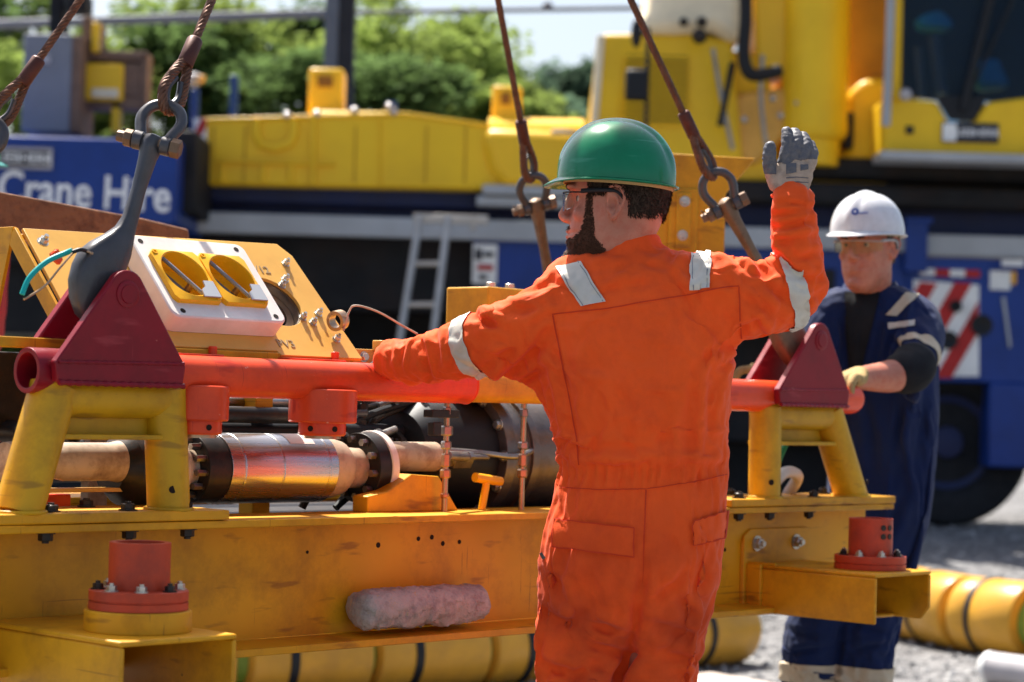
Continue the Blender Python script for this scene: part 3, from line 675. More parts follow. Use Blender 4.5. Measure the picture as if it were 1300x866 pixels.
for s0 in (-.868, -.745):
    s1 = s0+.121; t0, t1 = .078, .222; cxx, cyy = (s0+s1)/2-.002, (t0+t1)/2+.002; ra, rb = .053, .062
    N_ = 40; el = [(cxx+ra*math.cos(2*math.pi*i/N_), cyy+rb*math.sin(2*math.pi*i/N_)) for i in range(N_)]
    bm = BM()
    sq = []
    for i in range(N_):
        a = 2*math.pi*i/N_; c_, s_ = math.cos(a), math.sin(a); k = min((.0605)/max(1e-6, abs(c_)), (.072)/max(1e-6, abs(s_))); sq.append(((s0+s1)/2+c_*k, (t0+t1)/2+s_*k))
    L0 = [pn(a, b, .0445) for a, b in sq]; L1 = [pn(a, b, .054) for a, b in sq]; L2 = [pn(a*.985+.015*cxx, b*.985+.015*cyy, .0555) for a, b in sq]
    L3 = [pn(cxx+(a-cxx)*1.04, cyy+(b-cyy)*1.04, .0585) for a, b in el]; L4 = [pn(a, b, .057) for a, b in el]; L5 = [pn(cxx+(a-cxx)*.92, cyy+(b-cyy)*.92, .012) for a, b in el]
    rings(bm, [L0, L1, L2, L3, L4, L5], caps=False); bm.faces.new([bm.verts.new(pn(cxx+(a-cxx)*.92, cyy+(b-cyy)*.92, .012)) for a, b in el])
    cup = part('socket_cup', bm, yelp, parent=blk, smooth=35)
    bm = BM(); tubep(bm, [pn(cxx-.028, cyy+.052, .048), pn(cxx+.022, cyy-.052, .052)], .0042, 10); part('socket_handle', bm, greyc, parent=blk)
    bm = BM(); prism(bm, [pn(cxx-.045, cyy-.005, .014), pn(cxx-.01, cyy-.05, .014), pn(cxx+.03, cyy-.045, .014), pn(cxx-.02, cyy+.04, .014)], PNn*.012); part('socket_insert', bm, linkm, .002, blk)
    bm = BM(); mm = basis((1, 0, 0), PE, PNn, PO); prism(bm, [pn(cxx+.012, cyy-.067, .0595), pn(cxx+.055, cyy-.067, .0595), pn(cxx+.055, cyy-.022, .0595), pn(cxx+.030, cyy-.022, .0595), pn(cxx+.028, cyy-.038, .0595), pn(cxx+.014, cyy-.048, .0595)], PNn*.003); part('socket_tab', bm, stripe, parent=blk)
    for ds, dt in ((-.05, .062), (.05, -.062)):
        bm = BM(); lathe(bm, pn((s0+s1)/2+ds, (t0+t1)/2+dt, .0555), PNn, [(0, .0065), (.003, .006), (.003, .003), (.001, .003)], 14); part('cup_screw', bm, yelp, parent=blk)
    bm = BM(); lathe(bm, pn(cxx+.018, cyy-.012, .02), PNn, [(0, .008), (.022, .007), (.024, .003)], 16); part('cup_terminal', bm, brass, parent=blk)
# small cable loop, teal lead, white cable, plates behind the pipe
bm = BM(); tubep(bm, spline([P(92, 318, 4.12), P(84, 321, 4.12), P(60, 332, 4.10), P(38, 352, 4.08), P(28, 374, 4.07)]), .0052, 10)
o = obj('teal_lead', bm, teal, sk_)
bm = BM(); tubep(bm, spline([P(118, 322, 4.14), P(98, 318, 4.12), P(78, 338, 4.10), P(58, 362, 4.08), P(36, 377, 4.07), P(30, 380, 4.07)]), .0022, 8); obj('thin_lead', bm, brass, sk_)
bm = BM(); tubep(bm, spline([P(92, 320, 4.11), P(104, 317, 4.12), P(116, 323, 4.16), P(122, 334, 4.2)]), .004, 8); obj('lead_boot', bm, black, sk_)
bm = BM(); prism(bm, [P(66, 322, 4.3), P(74, 316, 4.3), P(80, 330, 4.3), P(76, 336, 4.3), P(69, 330, 4.3)], SV*-.01); obj('red_tag', bm, redp, sk_)
bm = BM(); hexb(bm, SM.inverted() @ P(54, 308, 4.32), PNn, .009, .012, shaft=.006); part('panel_bolt', bm, zinc, parent=pan)
bm = BM(); tubep(bm, spline([P(436, 420, 4.72), P(443, 396, 4.72), P(452, 388, 4.72), P(480, 396, 4.72), P(510, 413, 4.74), P(530, 424, 4.76)]), .0022, 8); obj('white_lead', bm, beige, sk_)
bm = BM(); ck = onpanel(427, 406); c_ = SM @ pn(-.375, .085, -.02)
hollow(bm, P(425, 408, 4.72), P(433, 406, 4.74), .022, .015, 24); obj('eye_ring', bm, brass, sk_)
bm = BM(); box(bm, (-.385, .12, 1.32), (-.10, .165, 1.355)); part('rail_bracket', bm, yel2, .002)
bm = BM(); box(bm, (-.33, .09, 1.352), (-.27, .12, 1.375)); part('rail_lug', bm, yel2, .002)
for x in (-.355, -.30, -.22, -.15):
    bm = BM(); hexb(bm, (x, .12, 1.338), (0, -1, 0), .009, .01); part('rail_bolt', bm, zinc)
# yellow junction box behind the pipe
q0 = SM.inverted() @ P(645, 395, 5.25)
bm = BM(); box(bm, (q0.x-.07, q0.y, 1.25), (q0.x+.07, q0.y+.14, 1.25+.27)); part('junction_box', bm, yel, .004)
for dx in (-.03, .035):
    bm = BM(); hexb(bm, (q0.x+dx, q0.y+.03, 1.52), (0, 0, 1), .012, .012); part('box_bolt', bm, zinc)
# yellow guide funnel behind the man
fc = SM.inverted() @ P(872, 260, 6.15); fx, fy = fc.x, fc.y
bm = BM(); zt = P(872, 193, 6.15).z
bx = basis((SM.to_3x3().inverted() @ V((1, 0, 0))), (SM.to_3x3().inverted() @ V((0, 1, 0))), (0, 0, 1), (fx, fy, 0))
def zz(y): return P(872, y, 6.15).z
pts = [(-.112, zz(420)), (.108, zz(420)), (.108, zz(245)), (.19, zz(198)), (-.19, zz(193)), (-.112, zz(245))]
prism(bm, [bx @ V((a, 0, b)) for a, b in pts], bx.to_3x3() @ V((0, .22, 0))); fun = part('guide_funnel', bm, yel, .006)
bm = BM(); box(bm, (-.05, -.014, zz(325)), (.03, -.001, zz(240)), bx); box(bm, (-.03, -.026, zz(318)), (.01, -.015, zz(246)), bx); part('funnel_boss', bm, yel, .003, fun)
for dx, y in ((-.008, 257), (-.012, 300)):
    bm = BM(); hexb(bm, bx @ V((dx, -.026, zz(y))), bx.to_3x3() @ V((0, -1, 0)), .011, .012); part('funnel_bolt', bm, zinc, parent=fun)
bm = BM(); box(bm, (-.10, .02, .98), (.10, .2, zz(420)), bx); part('funnel_column', bm, yel, .004)

# ================================================================== slings, shackles and links
HOOK = W(0, .43, 3.35)
def shackle(pinc, up, axis, label, size=1.0, m=linkm, proto=None):
    up = V(up).normalized(); ax = V(axis); ax = (ax-up*ax.dot(up)).normalized(); yv = up.cross(ax)
    mm = Matrix((ax, yv, up)).transposed().to_4x4(); mm.translation = V(pinc)
    return mm
def make_shackle(mm, label):
    t = thing('bow_shackle', label, 'shackle', mm.translation, 'bow shackles on the wire slings', rot=mm.to_3x3())
    r = .0112; bow = [(-.028, 0, 0), (-.029, 0, .018), (-.038, 0, .045), (-.0385, 0, .066), (-.026, 0, .088), (0, 0, .098), (.026, 0, .088), (.0385, 0, .066), (.038, 0, .045), (.029, 0, .018), (.028, 0, 0)]
    bm = BM(); sp = spline(bow, 6); tubep(bm, sp, r, 14)
    for s in (-1, 1): lathe(bm, (s*.018, 0, 0), (s, 0, 0), [(0, .016), (.002, .0185), (.018, .0185), (.020, .016)], 20)
    obj('bow', bm, linkm, t, local=True)
    bm = BM(); cyl(bm, (-.058, 0, 0), (.05, 0, 0), .011); lathe(bm, (.039, 0, 0), (1, 0, 0), [(0, .019), (.017, .019), (.019, .016)], 6); obj('pin', bm, linkb, t, local=True, smooth=30)
    bm = BM(); lathe(bm, (-.040, 0, 0), (-1, 0, 0), [(0, .0175), (.014, .0175), (.016, .012), (.03, .011)], 8); tubep(bm, [(-.052, 0, -.018), (-.054, .004, .002), (-.064, 0, .02)], .0022, 6); obj('nut', bm, linkb, t, local=True, smooth=30)
    return t
padL, padR, padM = W(-1.085, .045, 1.432), W(1.135, .045, 1.432), W(1.135, .905, 1.432)
sl_ = [('L', P(193, 182, 4.27)), ('R', P(923, 263, 5.66)), ('M', P(681, 262, 6.25))]
IMX = V((1, .05, 0))
tips = {}
sh0 = None
LB = {'L': 'dark grey bow shackle joining the near left sling to its forged link', 'R': 'rusty brown bow shackle beside the raised orange sleeve', 'M': 'bow shackle just left of the green hard hat'}
for k, pc in sl_:
    up = (HOOK-pc).normalized(); tips[k] = (pc, up)
    mm = shackle(pc, up, IMX if k != 'M' else V((1, .3, 0)), '')
    if sh0 is None: sh0 = make_shackle(mm, LB[k])
    else:
        c = dup(sh0, mm, LB[k])
def make_sling(k, pc, up, label):
    t = thing('wire_sling', label, 'wire sling', pc+up*.09, 'wire rope slings converging upward')
    ax = V((1, .05, 0)); ax = (ax-up*ax.dot(up)).normalized(); yv = up.cross(ax)
    e0 = pc+up*.083; sid = yv*.0+ax*0
    # eye loop passes through the bow in the plane of up and yv, turned a little
    lp = (yv*.75+ax*.5).normalized()
    f0 = e0+up*.125
    pts = [f0-lp*.007, f0-up*.03-lp*.016, e0+up*.045-lp*.027, e0+up*.018-lp*.02, e0+up*.002, e0+up*.018+lp*.02, e0+up*.045+lp*.027, f0-up*.03+lp*.016, f0+lp*.007]
    bm = BM(); rope(bm, spline(pts, 5), .0105, .06); obj('eye_loop', bm, ropem, t)
    tp = [p for p in spline([f0-up*.045-lp*.008, e0+up*.045-lp*.016, e0+up*.014, e0+up*.045+lp*.016, f0-up*.045+lp*.008], 6)]
    bm = BM(); tubep(bm, tp, .0065, 8); obj('thimble', bm, linkm, t)
    bm = BM(); lathe(bm, f0-up*.008, up, [(0, .0145), (.003, .0165), (.066, .0165), (.070, .0145), (.072, .010)], 20); obj('ferrule', bm, ferr, t)
    L = (HOOK-f0).length; bm = BM(); rope(bm, [f0+up*.06, HOOK], .0092, .075); obj('rope', bm, ropem, t)
for k, lab in (('L', 'rusty wire rope sling rising from the near left shackle'), ('R', 'rusty wire rope sling crossing the louvred crane housing'), ('M', 'rusty wire rope sling rising just left of the green hard hat')):
    make_sling(k, *tips[k], lab)
pB = W(-1.085, .905, 1.432); dB = (HOOK-pB).normalized(); pcB = P(-14, 128, 4.75); 
dB = (P(60, 0, 4.85)-pcB).normalized(); 
c = dup(sh0, shackle(pB.lerp(HOOK, .17), (HOOK-pB), IMX, ''), 'bow shackle outside the left edge of the picture')
make_sling('B', pB.lerp(HOOK, .17), (HOOK-pB).normalized(), 'dark wire rope sling cutting the top left corner')
# links
def make_link(k, top, foot, label, wide=1.0):
    d = (foot-top); L = d.length; d.normalize(); ax = V((.72, -.69, 0)); ax = (ax-d*ax.dot(d)).normalized(); pl = d.cross(ax)
    t = thing('lifting_link', label, 'lifting link', foot, 'forged links between shackles and lugs')
    bm = BM()
    if pl.x < 0: pl = -pl
    def sec(f, w_, th, off=0): 
        c = top+d*(L*f)+pl*off; return (c, pl*w_, ax*th)
    secs = [sec(-.055, .008, .008), sec(-.045, .016, .014), sec(0, .023, .0175), sec(.05, .020, .0165), sec(.10, .017, .014), sec(.3, .0135, .011), sec(.5, .0155, .012), sec(.58, .020, .014, -.004), sec(.65, .030, .018, -.012), sec(.73, .043, .024, -.024), sec(.81, .051, .027, -.034), sec(.90, .053, .028, -.037), sec(1.0, .051, .028, -.037), sec(1.1, .042, .026, -.033), sec(1.18, .026, .02, -.028), sec(1.21, .008, .01, -.028)]
    b = loft(secs, 28, 3.3); obj('link_body', b, linkm if k == 'L' else linkb, t)
    bm = BM(); c = top+d*(L*.72); tubep(bm, spline([c+pl*.015-ax*.017-d*.045, c+pl*.0-ax*.023-d*.01, c-pl*.022-ax*.024+d*.03]), [.0015]+[.0035]*15+[.0015], 8); obj('slot_groove', bm, black, t)
    return t
make_link('L', tips['L'][0], padL, 'dark grey forged link with wide foot beside the white socket block')
make_link('R', tips['R'][0], padR, 'rusty forged link running behind the raised orange arm')
make_link('M', tips['M'][0], padM, 'rusty forged link left of the bearded face')
make_link('B', pB.lerp(HOOK, .17), pB, 'forged link outside the left edge of the picture')
t = thing('crane_hook', 'crane hook gathering the four slings, above the picture', 'crane hook', HOOK)
bm = BM(); tubep(bm, spline([HOOK+V((0, 0, .35)), HOOK+V((0, 0, .2)), HOOK+V((.1, 0, .05)), HOOK+V((.06, 0, -.06)), HOOK+V((-.06, 0, -.05)), HOOK+V((-.11, 0, .05))]), .035, 12); obj('hook', bm, linkm, t)
bm = BM(); tubep(bm, [HOOK+V((0, 0, .35)), HOOK+V((0, 0, 6))], .02, 8); obj('hoist_rope', bm, ropem, t)
# timber slab lying on the skid behind the panel
p0, p1 = P(-60, 262, 5.2), P(243, 296, 5.75)
dr_ = (p1-p0); t = thing('timber_slab', 'weathered brown timber slab lying behind the tilted yellow panel', 'timber', P(120, 300, 5.45))
bm = BM(); d = dr_.normalized(); bk = V((0, 0, 1)).cross(d)
top_l, bot_l, top_r, mid_r, bot_r = P(-60, 232, 5.2), P(-60, 300, 5.2), P(182, 277, 5.64), P(240, 291, 5.75), P(243, 318, 5.75)
prism(bm, [top_l, bot_l, bot_r, mid_r, top_r], bk*.22); o = obj('slab', bm, wood, t, .006)
bm = BM(); lz = P(243, 318, 5.7).z; box(bm, (-.06, -.0, 0), (.06, .2, 1), Matrix.Translation(P(120, 330, 5.5))); bm.free()
#==PART3
def drape(bm, cols, frames=18, grow=.07, pin=None, bend=.12, mass=.25, quality=6, grav=1.0, press=-45.0):
    """let the cloth settle over the limbs inside it, so its folds are real ones"""
    me = bpy.data.meshes.new('cl'); bm.to_mesh(me); bm.free(); o = bpy.data.objects.new('cl', me); COL.objects.link(o)
    vg = o.vertex_groups.new(name='pin')
    for q in me.vertices:
        w_ = pin(q.co) if pin else 0
        if w_ > 0: vg.add([q.index], w_, 'REPLACE')
    cs = []
    for b in cols:
        bmesh.ops.recalc_face_normals(b, faces=b.faces)
        m = bpy.data.meshes.new('co'); b.to_mesh(m); b.free(); c = bpy.data.objects.new('co', m); COL.objects.link(c)
        k = c.modifiers.new('c', 'COLLISION'); c.collision.thickness_outer = .004; c.collision.cloth_friction = 12; cs.append(c)
    md = o.modifiers.new('cloth', 'CLOTH'); s = md.settings
    s.quality = quality; s.mass = mass; s.tension_stiffness = 18; s.compression_stiffness = 12; s.shear_stiffness = 6; s.bending_stiffness = bend; s.air_damping = 2.5
    s.tension_damping = 8; s.compression_damping = 8; s.shear_damping = 8; s.bending_damping = .6
    s.vertex_group_mass = 'pin'; s.pin_stiffness = 2; s.shrink_min = -grow; s.effector_weights.gravity = grav; s.use_pressure = press != 0; s.uniform_pressure_force = press
    md.collision_settings.collision_quality = 2; md.collision_settings.distance_min = .003; md.collision_settings.use_self_collision = False
    md.point_cache.frame_start = 1; md.point_cache.frame_end = frames+2
    SC.frame_start = 1; SC.frame_end = frames+2
    for f in range(1, frames+1): SC.frame_set(f)
    dg = bpy.context.evaluated_depsgraph_get(); m3 = bpy.data.meshes.new_from_object(o.evaluated_get(dg))
    out = BM(); out.from_mesh(m3)
    for x in [o]+cs: bpy.data.objects.remove(x)
    SC.frame_set(1)
    return out
def refine(bm, lv=1, sm=1):
    me = bpy.data.meshes.new('cl'); bm.to_mesh(me); bm.free(); o = bpy.data.objects.new('cl', me); COL.objects.link(o)
    if sm: k = o.modifiers.new('s', 'SMOOTH'); k.factor = .4; k.iterations = sm
    k = o.modifiers.new('u', 'SUBSURF'); k.levels = lv; k.render_levels = lv
    dg = bpy.context.evaluated_depsgraph_get(); dg.update(); m3 = bpy.data.meshes.new_from_object(o.evaluated_get(dg)); bpy.data.objects.remove(o)
    out = BM(); out.from_mesh(m3); out.normal_update(); return out

def draw_folds(bm, lines, back, warp=3.0):
    """creases laid along the cloth: (x0, y0, x1, y1, half width, depth in mm); only on the side turned to the viewer"""
    bm.normal_update(); mv = []
    for q in bm.verts:
        p, n = q.co, q.normal; view = (p-CAM)
        if n.dot(view) > 0 or not back(p): continue
        z = view.dot(fw); x, y = 650+FPX*view.dot(cx)/z, 433-FPX*view.dot(cy)/z
        x += warp*noise.noise(p*14); y += warp*noise.noise(p*14+V((9, 0, 0))); d = 0
        for x0, y0, x1, y1, w_, a in lines:
            if not (min(x0, x1)-3*w_ < x < max(x0, x1)+3*w_ and min(y0, y1)-3*w_ < y < max(y0, y1)+3*w_): continue
            dx, dy = x1-x0, y1-y0; L2 = dx*dx+dy*dy; t = ((x-x0)*dx+(y-y0)*dy)/L2; tc = max(0, min(1, t)); ds = math.hypot(x-x0-tc*dx, y-y0-tc*dy)
            sd = ((x-x0)*dy-(y-y0)*dx)/math.sqrt(L2); tp = math.sin(math.pi*max(.04, min(.96, t)))**.6
            d -= a*.001*tp*math.exp(-(ds/w_)**2); d += a*.00075*tp*math.exp(-((ds-w_*1.9)/(w_*1.1))**2)*(1 if sd > 0 else .45)
        if d: mv.append((q, n*d))
    for q, d in mv: q.co = q.co+d
    bm.normal_update(); return bm
def furry(sf, name, pred, m, parent, n, ln, down, seed, inner):
    a = sf.region(lambda p: pred(p, 0), .0005, 0); k = len(a.faces); strands(a, n, ln, down, seed)
    a.faces.ensure_lookup_table(); bmesh.ops.delete(a, geom=a.faces[:k], context='FACES')
    b = sf.region(lambda p: pred(p, inner), .0022, .002, 170); me = bpy.data.meshes.new('t'); b.to_mesh(me); b.free(); a.from_mesh(me); bpy.data.meshes.remove(me)
    return obj(name, a, m, parent, smooth=180, keep=True)
# ================================================================== people
def head_parts(hm, s):
    """closed shapes of neckless head; hm = head matrix (x forward, y left, z up), origin at chin level"""
    T = lambda x, y, z: hm @ V((x*s, y*s, z*s))
    d = lambda v_: hm.to_3x3() @ V(v_)*s
    sl = [(-.012, .070, .00, .020), (.0, .090, -.01, .034), (.012, .097, -.03, .045), (.032, .094, -.052, .057), (.050, .097, -.068, .063), (.072, .096, -.080, .067), (.092, .091, -.088, .070),
          (.112, .088, -.095, .0715), (.130, .084, -.100, .072), (.148, .094, -.103, .0735), (.168, .092, -.103, .076), (.19, .080, -.098, .072), (.212, .055, -.08, .06), (.229, .02, -.05, .038), (.236, -.005, -.025, .015)]
    rot = hm.to_3x3()
    out = [loft([(T((a+b)/2, 0, z), d(((a-b)/2, 0, 0)), d((0, w_, 0))) for z, a, b, w_ in sl], 32, 2.25)]
    out.append(loft([(T(.088, 0, .150), d((.008, 0, 0)), d((0, .006, 0))), (T(.093, 0, .134), d((.010, 0, 0)), d((0, .007, 0))), (T(.100, 0, .116), d((.011, 0, 0)), d((0, .0085, 0))), (T(.106, 0, .103), d((.013, 0, 0)), d((0, .0105, 0))), (T(.106, 0, .096), d((.0115, 0, 0)), d((0, .0115, 0))), (T(.099, 0, .087), d((.011, 0, 0)), d((0, .012, 0))), (T(.094, 0, .084), d((.005, 0, 0)), d((0, .006, 0)))], 16, 2))
    for y in (-1, 1): out.append(ball(T(.098, y*.0125, .092), (.009*s, .0055*s, .007*s), rot))
    rot = hm.to_3x3()
    out += [ball(T(.094, 0, .068), (.009*s, .019*s, .0055*s), rot), ball(T(.0945, 0, .058), (.009*s, .018*s, .006*s), rot), ball(T(.088, 0, .018), (.018*s, .022*s, .016*s), rot)]
    for y in (-1, 1):
        out.append(ball(T(.084, y*.036, .152), (.013*s, .022*s, .007*s), rot))
        er = rot @ Matrix.Rotation(R(-12), 3, 'Y') @ Matrix.Rotation(y*R(22), 3, 'Z')
        out.append(ball(T(-.008, y*.076, .117), (.017*s, .006*s, .030*s), er)); out.append(ball(T(-.004, y*.075, .092), (.008*s, .006*s, .012*s), er))
        out.append(limb([T(.008, y*.078, .100), T(.008, y*.080, .128), T(.002, y*.084, .146), T(-.014, y*.089, .147), T(-.026, y*.092, .132), T(-.022, y*.089, .110), T(-.008, y*.083, .090), T(-.001, y*.079, .086)], [a*s for a in (.0025, .003, .0038, .004, .004, .0036, .0045, .004)], 10, 4)); out.append(limb([T(-.002, y*.080, .128), T(-.013, y*.085, .122), T(-.012, y*.084, .106)], [.0026*s]*3, 8, 4)); out.append(limb([T(.006, y*.079, .118), T(.005, y*.080, .109)], [.004*s, .0035*s], 8, 3))
        out.append(ball(T(.060, y*.043, .098), (.022*s, .018*s, .018*s), rot))
    return out
def face_fn(hm, s):
    inv = hm.inverted(); r3 = hm.to_3x3()
    def fn(p, n):
        q = inv @ p/s if False else (inv @ p)*(1/s); o = V((0, 0, 0))
        for y in (-.033, .033):
            dd = (q-V((.088, y, .131))).length; o += r3 @ V((-.010*s*math.exp(-(dd/.014)**2), 0, 0))
            de = V(((q.x+.001)*1.2, 0, q.z-.115)); 
            if abs(q.y) > .072: o += r3 @ V((0, -math.copysign(.007*s, q.y)*math.exp(-(de.length/.011)**2), 0))
        if abs(q.z-.063) < .01 and q.x > .07: o += r3 @ V((-.004*s*math.exp(-((q.z-.0632)/.0022)**2), 0, 0))
        return o
    return fn
def hat(root, hm, s, m, name='hard_hat', back=.104, front=.127, hw=.108, zr=.150, top=.262, brim=.026, tilt=0):
    T = lambda x, y, z: hm @ (Matrix.Rotation(R(tilt), 3, 'Y') @ V((x*s, y*s, z*s)))
    bm = BM(); rs = []; seg = 72; c = (front-back)/2; a = (front+back)/2; nl = 22
    for k in range(nl+1):
        f = k/nl; ph = f*math.pi/2; rr = math.cos(ph)**.86 if k < nl else .004; zz_ = zr+(top-zr)*math.sin(ph)**.96; r_ = []
        for i in range(seg):
            t = 2*math.pi*i/seg; x = c+a*math.cos(t)*rr; y = hw*math.sin(t)*rr
            cr = .006*max(0, 1-abs(y)/.020)**.7*min(1, math.sin(ph)*2.5) if abs(y) < .02 else 0
            cr -= .0018*math.exp(-((abs(y)-.024)/.005)**2)*min(1, math.sin(ph)*2)
            nv = V((math.cos(t)*math.cos(ph), math.sin(t)*math.cos(ph), math.sin(ph)))
            zz2 = zz_-(.010*(1-f)*(-math.cos(t)*.5+.5)); r_.append(T(*(V((x, y, zz2))+nv*cr)))
        rs.append(r_)
    low = []; 
    for dx, dz in ((.0, -.004), (.004, -.0065), (.0075, -.005), (.0075, -.0025), (.002, .0)):
        r_ = []
        for i in range(seg):
            t = 2*math.pi*i/seg; fr = max(0, math.cos(t))**2.2; e = dx+(brim+0.0)*fr*min(1, dx/.0075) ; x = c+(a+e)*math.cos(t); y = (hw+dx+fr*.004)*math.sin(t)
            r_.append(T(x, y, zr-(.010*(-math.cos(t)*.5+.5))+dz-.012*fr*min(1, dx/.0075)))
        low.append(r_)
    inn = []
    for k in range(0, nl, 3):
        ph = k/nl*math.pi/2; rr = math.cos(ph)**.86*.955; inn.append([T(c+a*math.cos(2*math.pi*i/seg)*rr, hw*math.sin(2*math.pi*i/seg)*rr, zr-.004+(top-zr)*.96*math.sin(ph)**.96-(.010*(1-k/nl)*(-math.cos(2*math.pi*i/seg)*.5+.5))) for i in range(seg)])
    rings(bm, inn[::-1]+low+rs)
    h = obj(name, bm, m, root, smooth=50)
    bm = BM(); rs = []
    for r_, z0, z1 in ((.93, zr+.006, 0), (.93, zr-.009, 0), (.91, zr-.009, 0), (.91, zr+.006, 0)):
        rs.append([T(c-.004+a*r_*math.cos(2*math.pi*i/48), (hw-.006)*r_*math.sin(2*math.pi*i/48), z0-.012*(-math.cos(2*math.pi*i/48)*.5+.5)) for i in range(48)])
    rings(bm, rs, closed=True); obj('headband', bm, gold if m is not hatw else reflo, h)
    return h
def glasses(root, hm, s, lm, tm):
    T = lambda x, y, z: hm @ V((x*s, y*s, z*s)); bm = BM()
    n = 24; prof = []
    for i in range(n+1):
        t = R(-74+148*i/n); prof.append((.036+.070*math.cos(t), .081*math.sin(t)))
    rs = []
    for x, y in prof:
        k = .6+.4*math.cos(abs(y)/.074*1.3); nb = .010 if abs(y) < .008 else 0
        hz_ = .023*k; rs.append([T(x, y, .127+hz_*.7), T(x+.002, y, .127+hz_*.7), T(x+.002, y, .127-hz_+nb), T(x, y, .127-hz_+nb)])
    rings(bm, rs); g = obj('safety_glasses', bm, lm, root)
    bm = BM(); tubep(bm, [T(x+.001, y, .127+.023*(.6+.4*math.cos(abs(y)/.074*1.3))*.7) for x, y in prof], .0016, 8); obj('brow_frame', bm, tm, g)
    for y in (-1, 1):
        bm = BM(); pts = [T(.059, y*.078, .140), T(.03, y*.083, .141), (T(.0, y*.0865, .140)), T(-.014, y*.087, .135), T(-.026, y*.085, .122)]
        sp = spline(pts, 4); tubep(bm, sp, [.0044*s]*9+[.0030*s]*(len(sp)-9), 8); obj('temple_arm', bm, tm, g)
    return g
def eyes(root, hm, s, parent):
    for y in (-.032, .032):
        o = obj('eye', ball(hm @ V((.064*s, y*s, .130*s)), .0118*s), eyew, parent); f = hm.to_3x3() @ V((1, 0, 0))
        bm = BM(); lathe(bm, hm @ V((.0752*s, y*s, .130*s)), f, [(0, .0055*s), (.0012, .0045*s)], 16); obj('iris', bm, irism, o)
        sg = 1 if y > 0 else -1; bm = limb([hm @ V((.093*s, sg*.018*s, .150*s)), hm @ V((.094*s, sg*.032*s, .154*s)), hm @ V((.084*s, sg*.050*s, .150*s))], [.0035*s, .0045*s, .003*s], 10, 4); obj('eyebrow', bm, hairm, parent)
def headmat(o, fwd, tilt=0, rollh=0):
    f = V(fwd).normalized(); up = V((0, 0, 1)); l = up.cross(f).normalized(); up = f.cross(l)
    return basis(f, l, up, o) @ Matrix.Rotation(R(tilt), 4, 'Y') @ Matrix.Rotation(R(rollh), 4, 'X')
def cloth_fn(zones, drape=.004, seed=0, fr=9, axes=None):
    """folds: list of (centre, reach, axis, amp, f_along, f_across)"""
    def fn(p, n):
        d = drape*nz(V((p.x*fr, p.y*fr, p.z*fr*.38))+V((seed, 0, 0)))+drape*.5*crease(V((p.x*fr*1.8, p.y*fr*1.8, p.z*fr*.7))+V((seed, 5, 0)))
        for c, rch, ax, amp, fa, fc_ in zones:
            r_ = (p-c).length/rch
            if r_ < 1:
                wgt = (1-r_*r_)**1.2; al = (p-c).dot(ax); q = p-ax*al
                wq = .35*nz(p*11+V((seed, 3, 1)))
                v_ = crease(V((q.x*fc_, q.y*fc_, q.z*fc_))+ax*(al*fa+wq)+V((seed*1.7, 2, 7)))
                d += 1.7*amp*wgt*(v_+.1)
        return n*d
    return fn
def glove_hand(root, name, fingers, palm, m, m2=None, voxel=.0024):
    parts = [loft(palm, 20, 2.4)]+[limb(p, r, 14, 4) for p, r in fingers]
    bm = fuse(parts, voxel, 2, lambda p, n: n*(.0009*ridge(p*90)))
    g = obj(name, bm, m, root)
    return g, parts
# ------------------------------------------------------------------ person 1 : orange coverall, seen from behind
D1 = 4.5
def Q(x, y, dd=0): return P(x, y, D1+dd)
px2m = D1/FPX
root1 = thing('person', 'person in orange coverall and green hard hat seen from behind with right arm raised', 'person', V((Q(790, 866).x, D1, 0)))
RX = V((.985, -.17, 0)); RY = V((.17, .985, 0))
def tsec(x, y, hw, hd, dd=0, yaw=1): return (Q(x, y, dd), (RX if yaw else V((1, 0, 0)))*hw*px2m, RY*hd)
def torso(k=1.0, off=0):
    return loft([tsec(797, 316, 30*k, .045*k, .02), tsec(797, 324, 74*k, .065*k, .02), tsec(798, 336, 100*k, .085*k, .02), tsec(798, 356, 118*k, .105*k, .02), tsec(800, 390, 130*k, .122*k, .02), tsec(804, 430, 131*k, .132*k, .01), tsec(806, 480, 127*k, .135*k), tsec(810, 530, 118*k, .13*k),
                 tsec(815, 575, 110*k, .128*k), tsec(817, 600, 106*k, .122*k), tsec(815, 625, 109*k, .13*k), tsec(806, 665, 117*k, .142*k, -.005), tsec(800, 705, 119*k, .148*k, -.01), tsec(797, 745, 116*k, .142*k), tsec(795, 790, 100*k, .11*k), tsec(795, 805, 60*k, .07*k)], 36, 2.5)
hm1 = headmat(Q(784, 338, .01), (-.975, .20, -.02), 0, 0); s1 = 1.05
def legs(k=1.0):
    L = [limb([Q(742, 725, .0), Q(737, 800, .0), Q(732, 870, -.01), Q(728, 1010, -.03), Q(730, 1150, 0), Q(730, 1262, .02)], [a*px2m*k for a in (60, 60, 56, 46, 42, 38)], 28),
         limb([Q(850, 725, -.01), Q(842, 800, 0), Q(832, 870, .0), Q(838, 1010, -.02), Q(846, 1150, 0), Q(850, 1262, .02)], [a*px2m*k for a in (60, 60, 55, 47, 42, 38)], 28)]
    return L
lsh, lel, lwr = Q(700, 398, .0), Q(612, 432, .02), Q(497, 457, .17)
rsh, rel, rwr = Q(905, 368, -.04), Q(1003, 374, -.02), Q(1004, 246, -.06)
def arms(k=1.0, cuffs=True):
    la = limb([Q(735, 392, .03), lsh, Q(655, 417, .0), lel, Q(560, 450, .09), Q(525, 457, .13), lwr], [a*px2m*k for a in (42, 45, 44, 40, 35, 30, 25)], 24)
    ra = limb([Q(860, 372, .0), rsh, Q(955, 378, -.04), rel, Q(1013, 325, -.05), Q(1007, 285, -.06), rwr], [a*px2m*k for a in (48, 52, 50, 42, 33.5, 29, 25.5)], 24)
    return [la, ra]
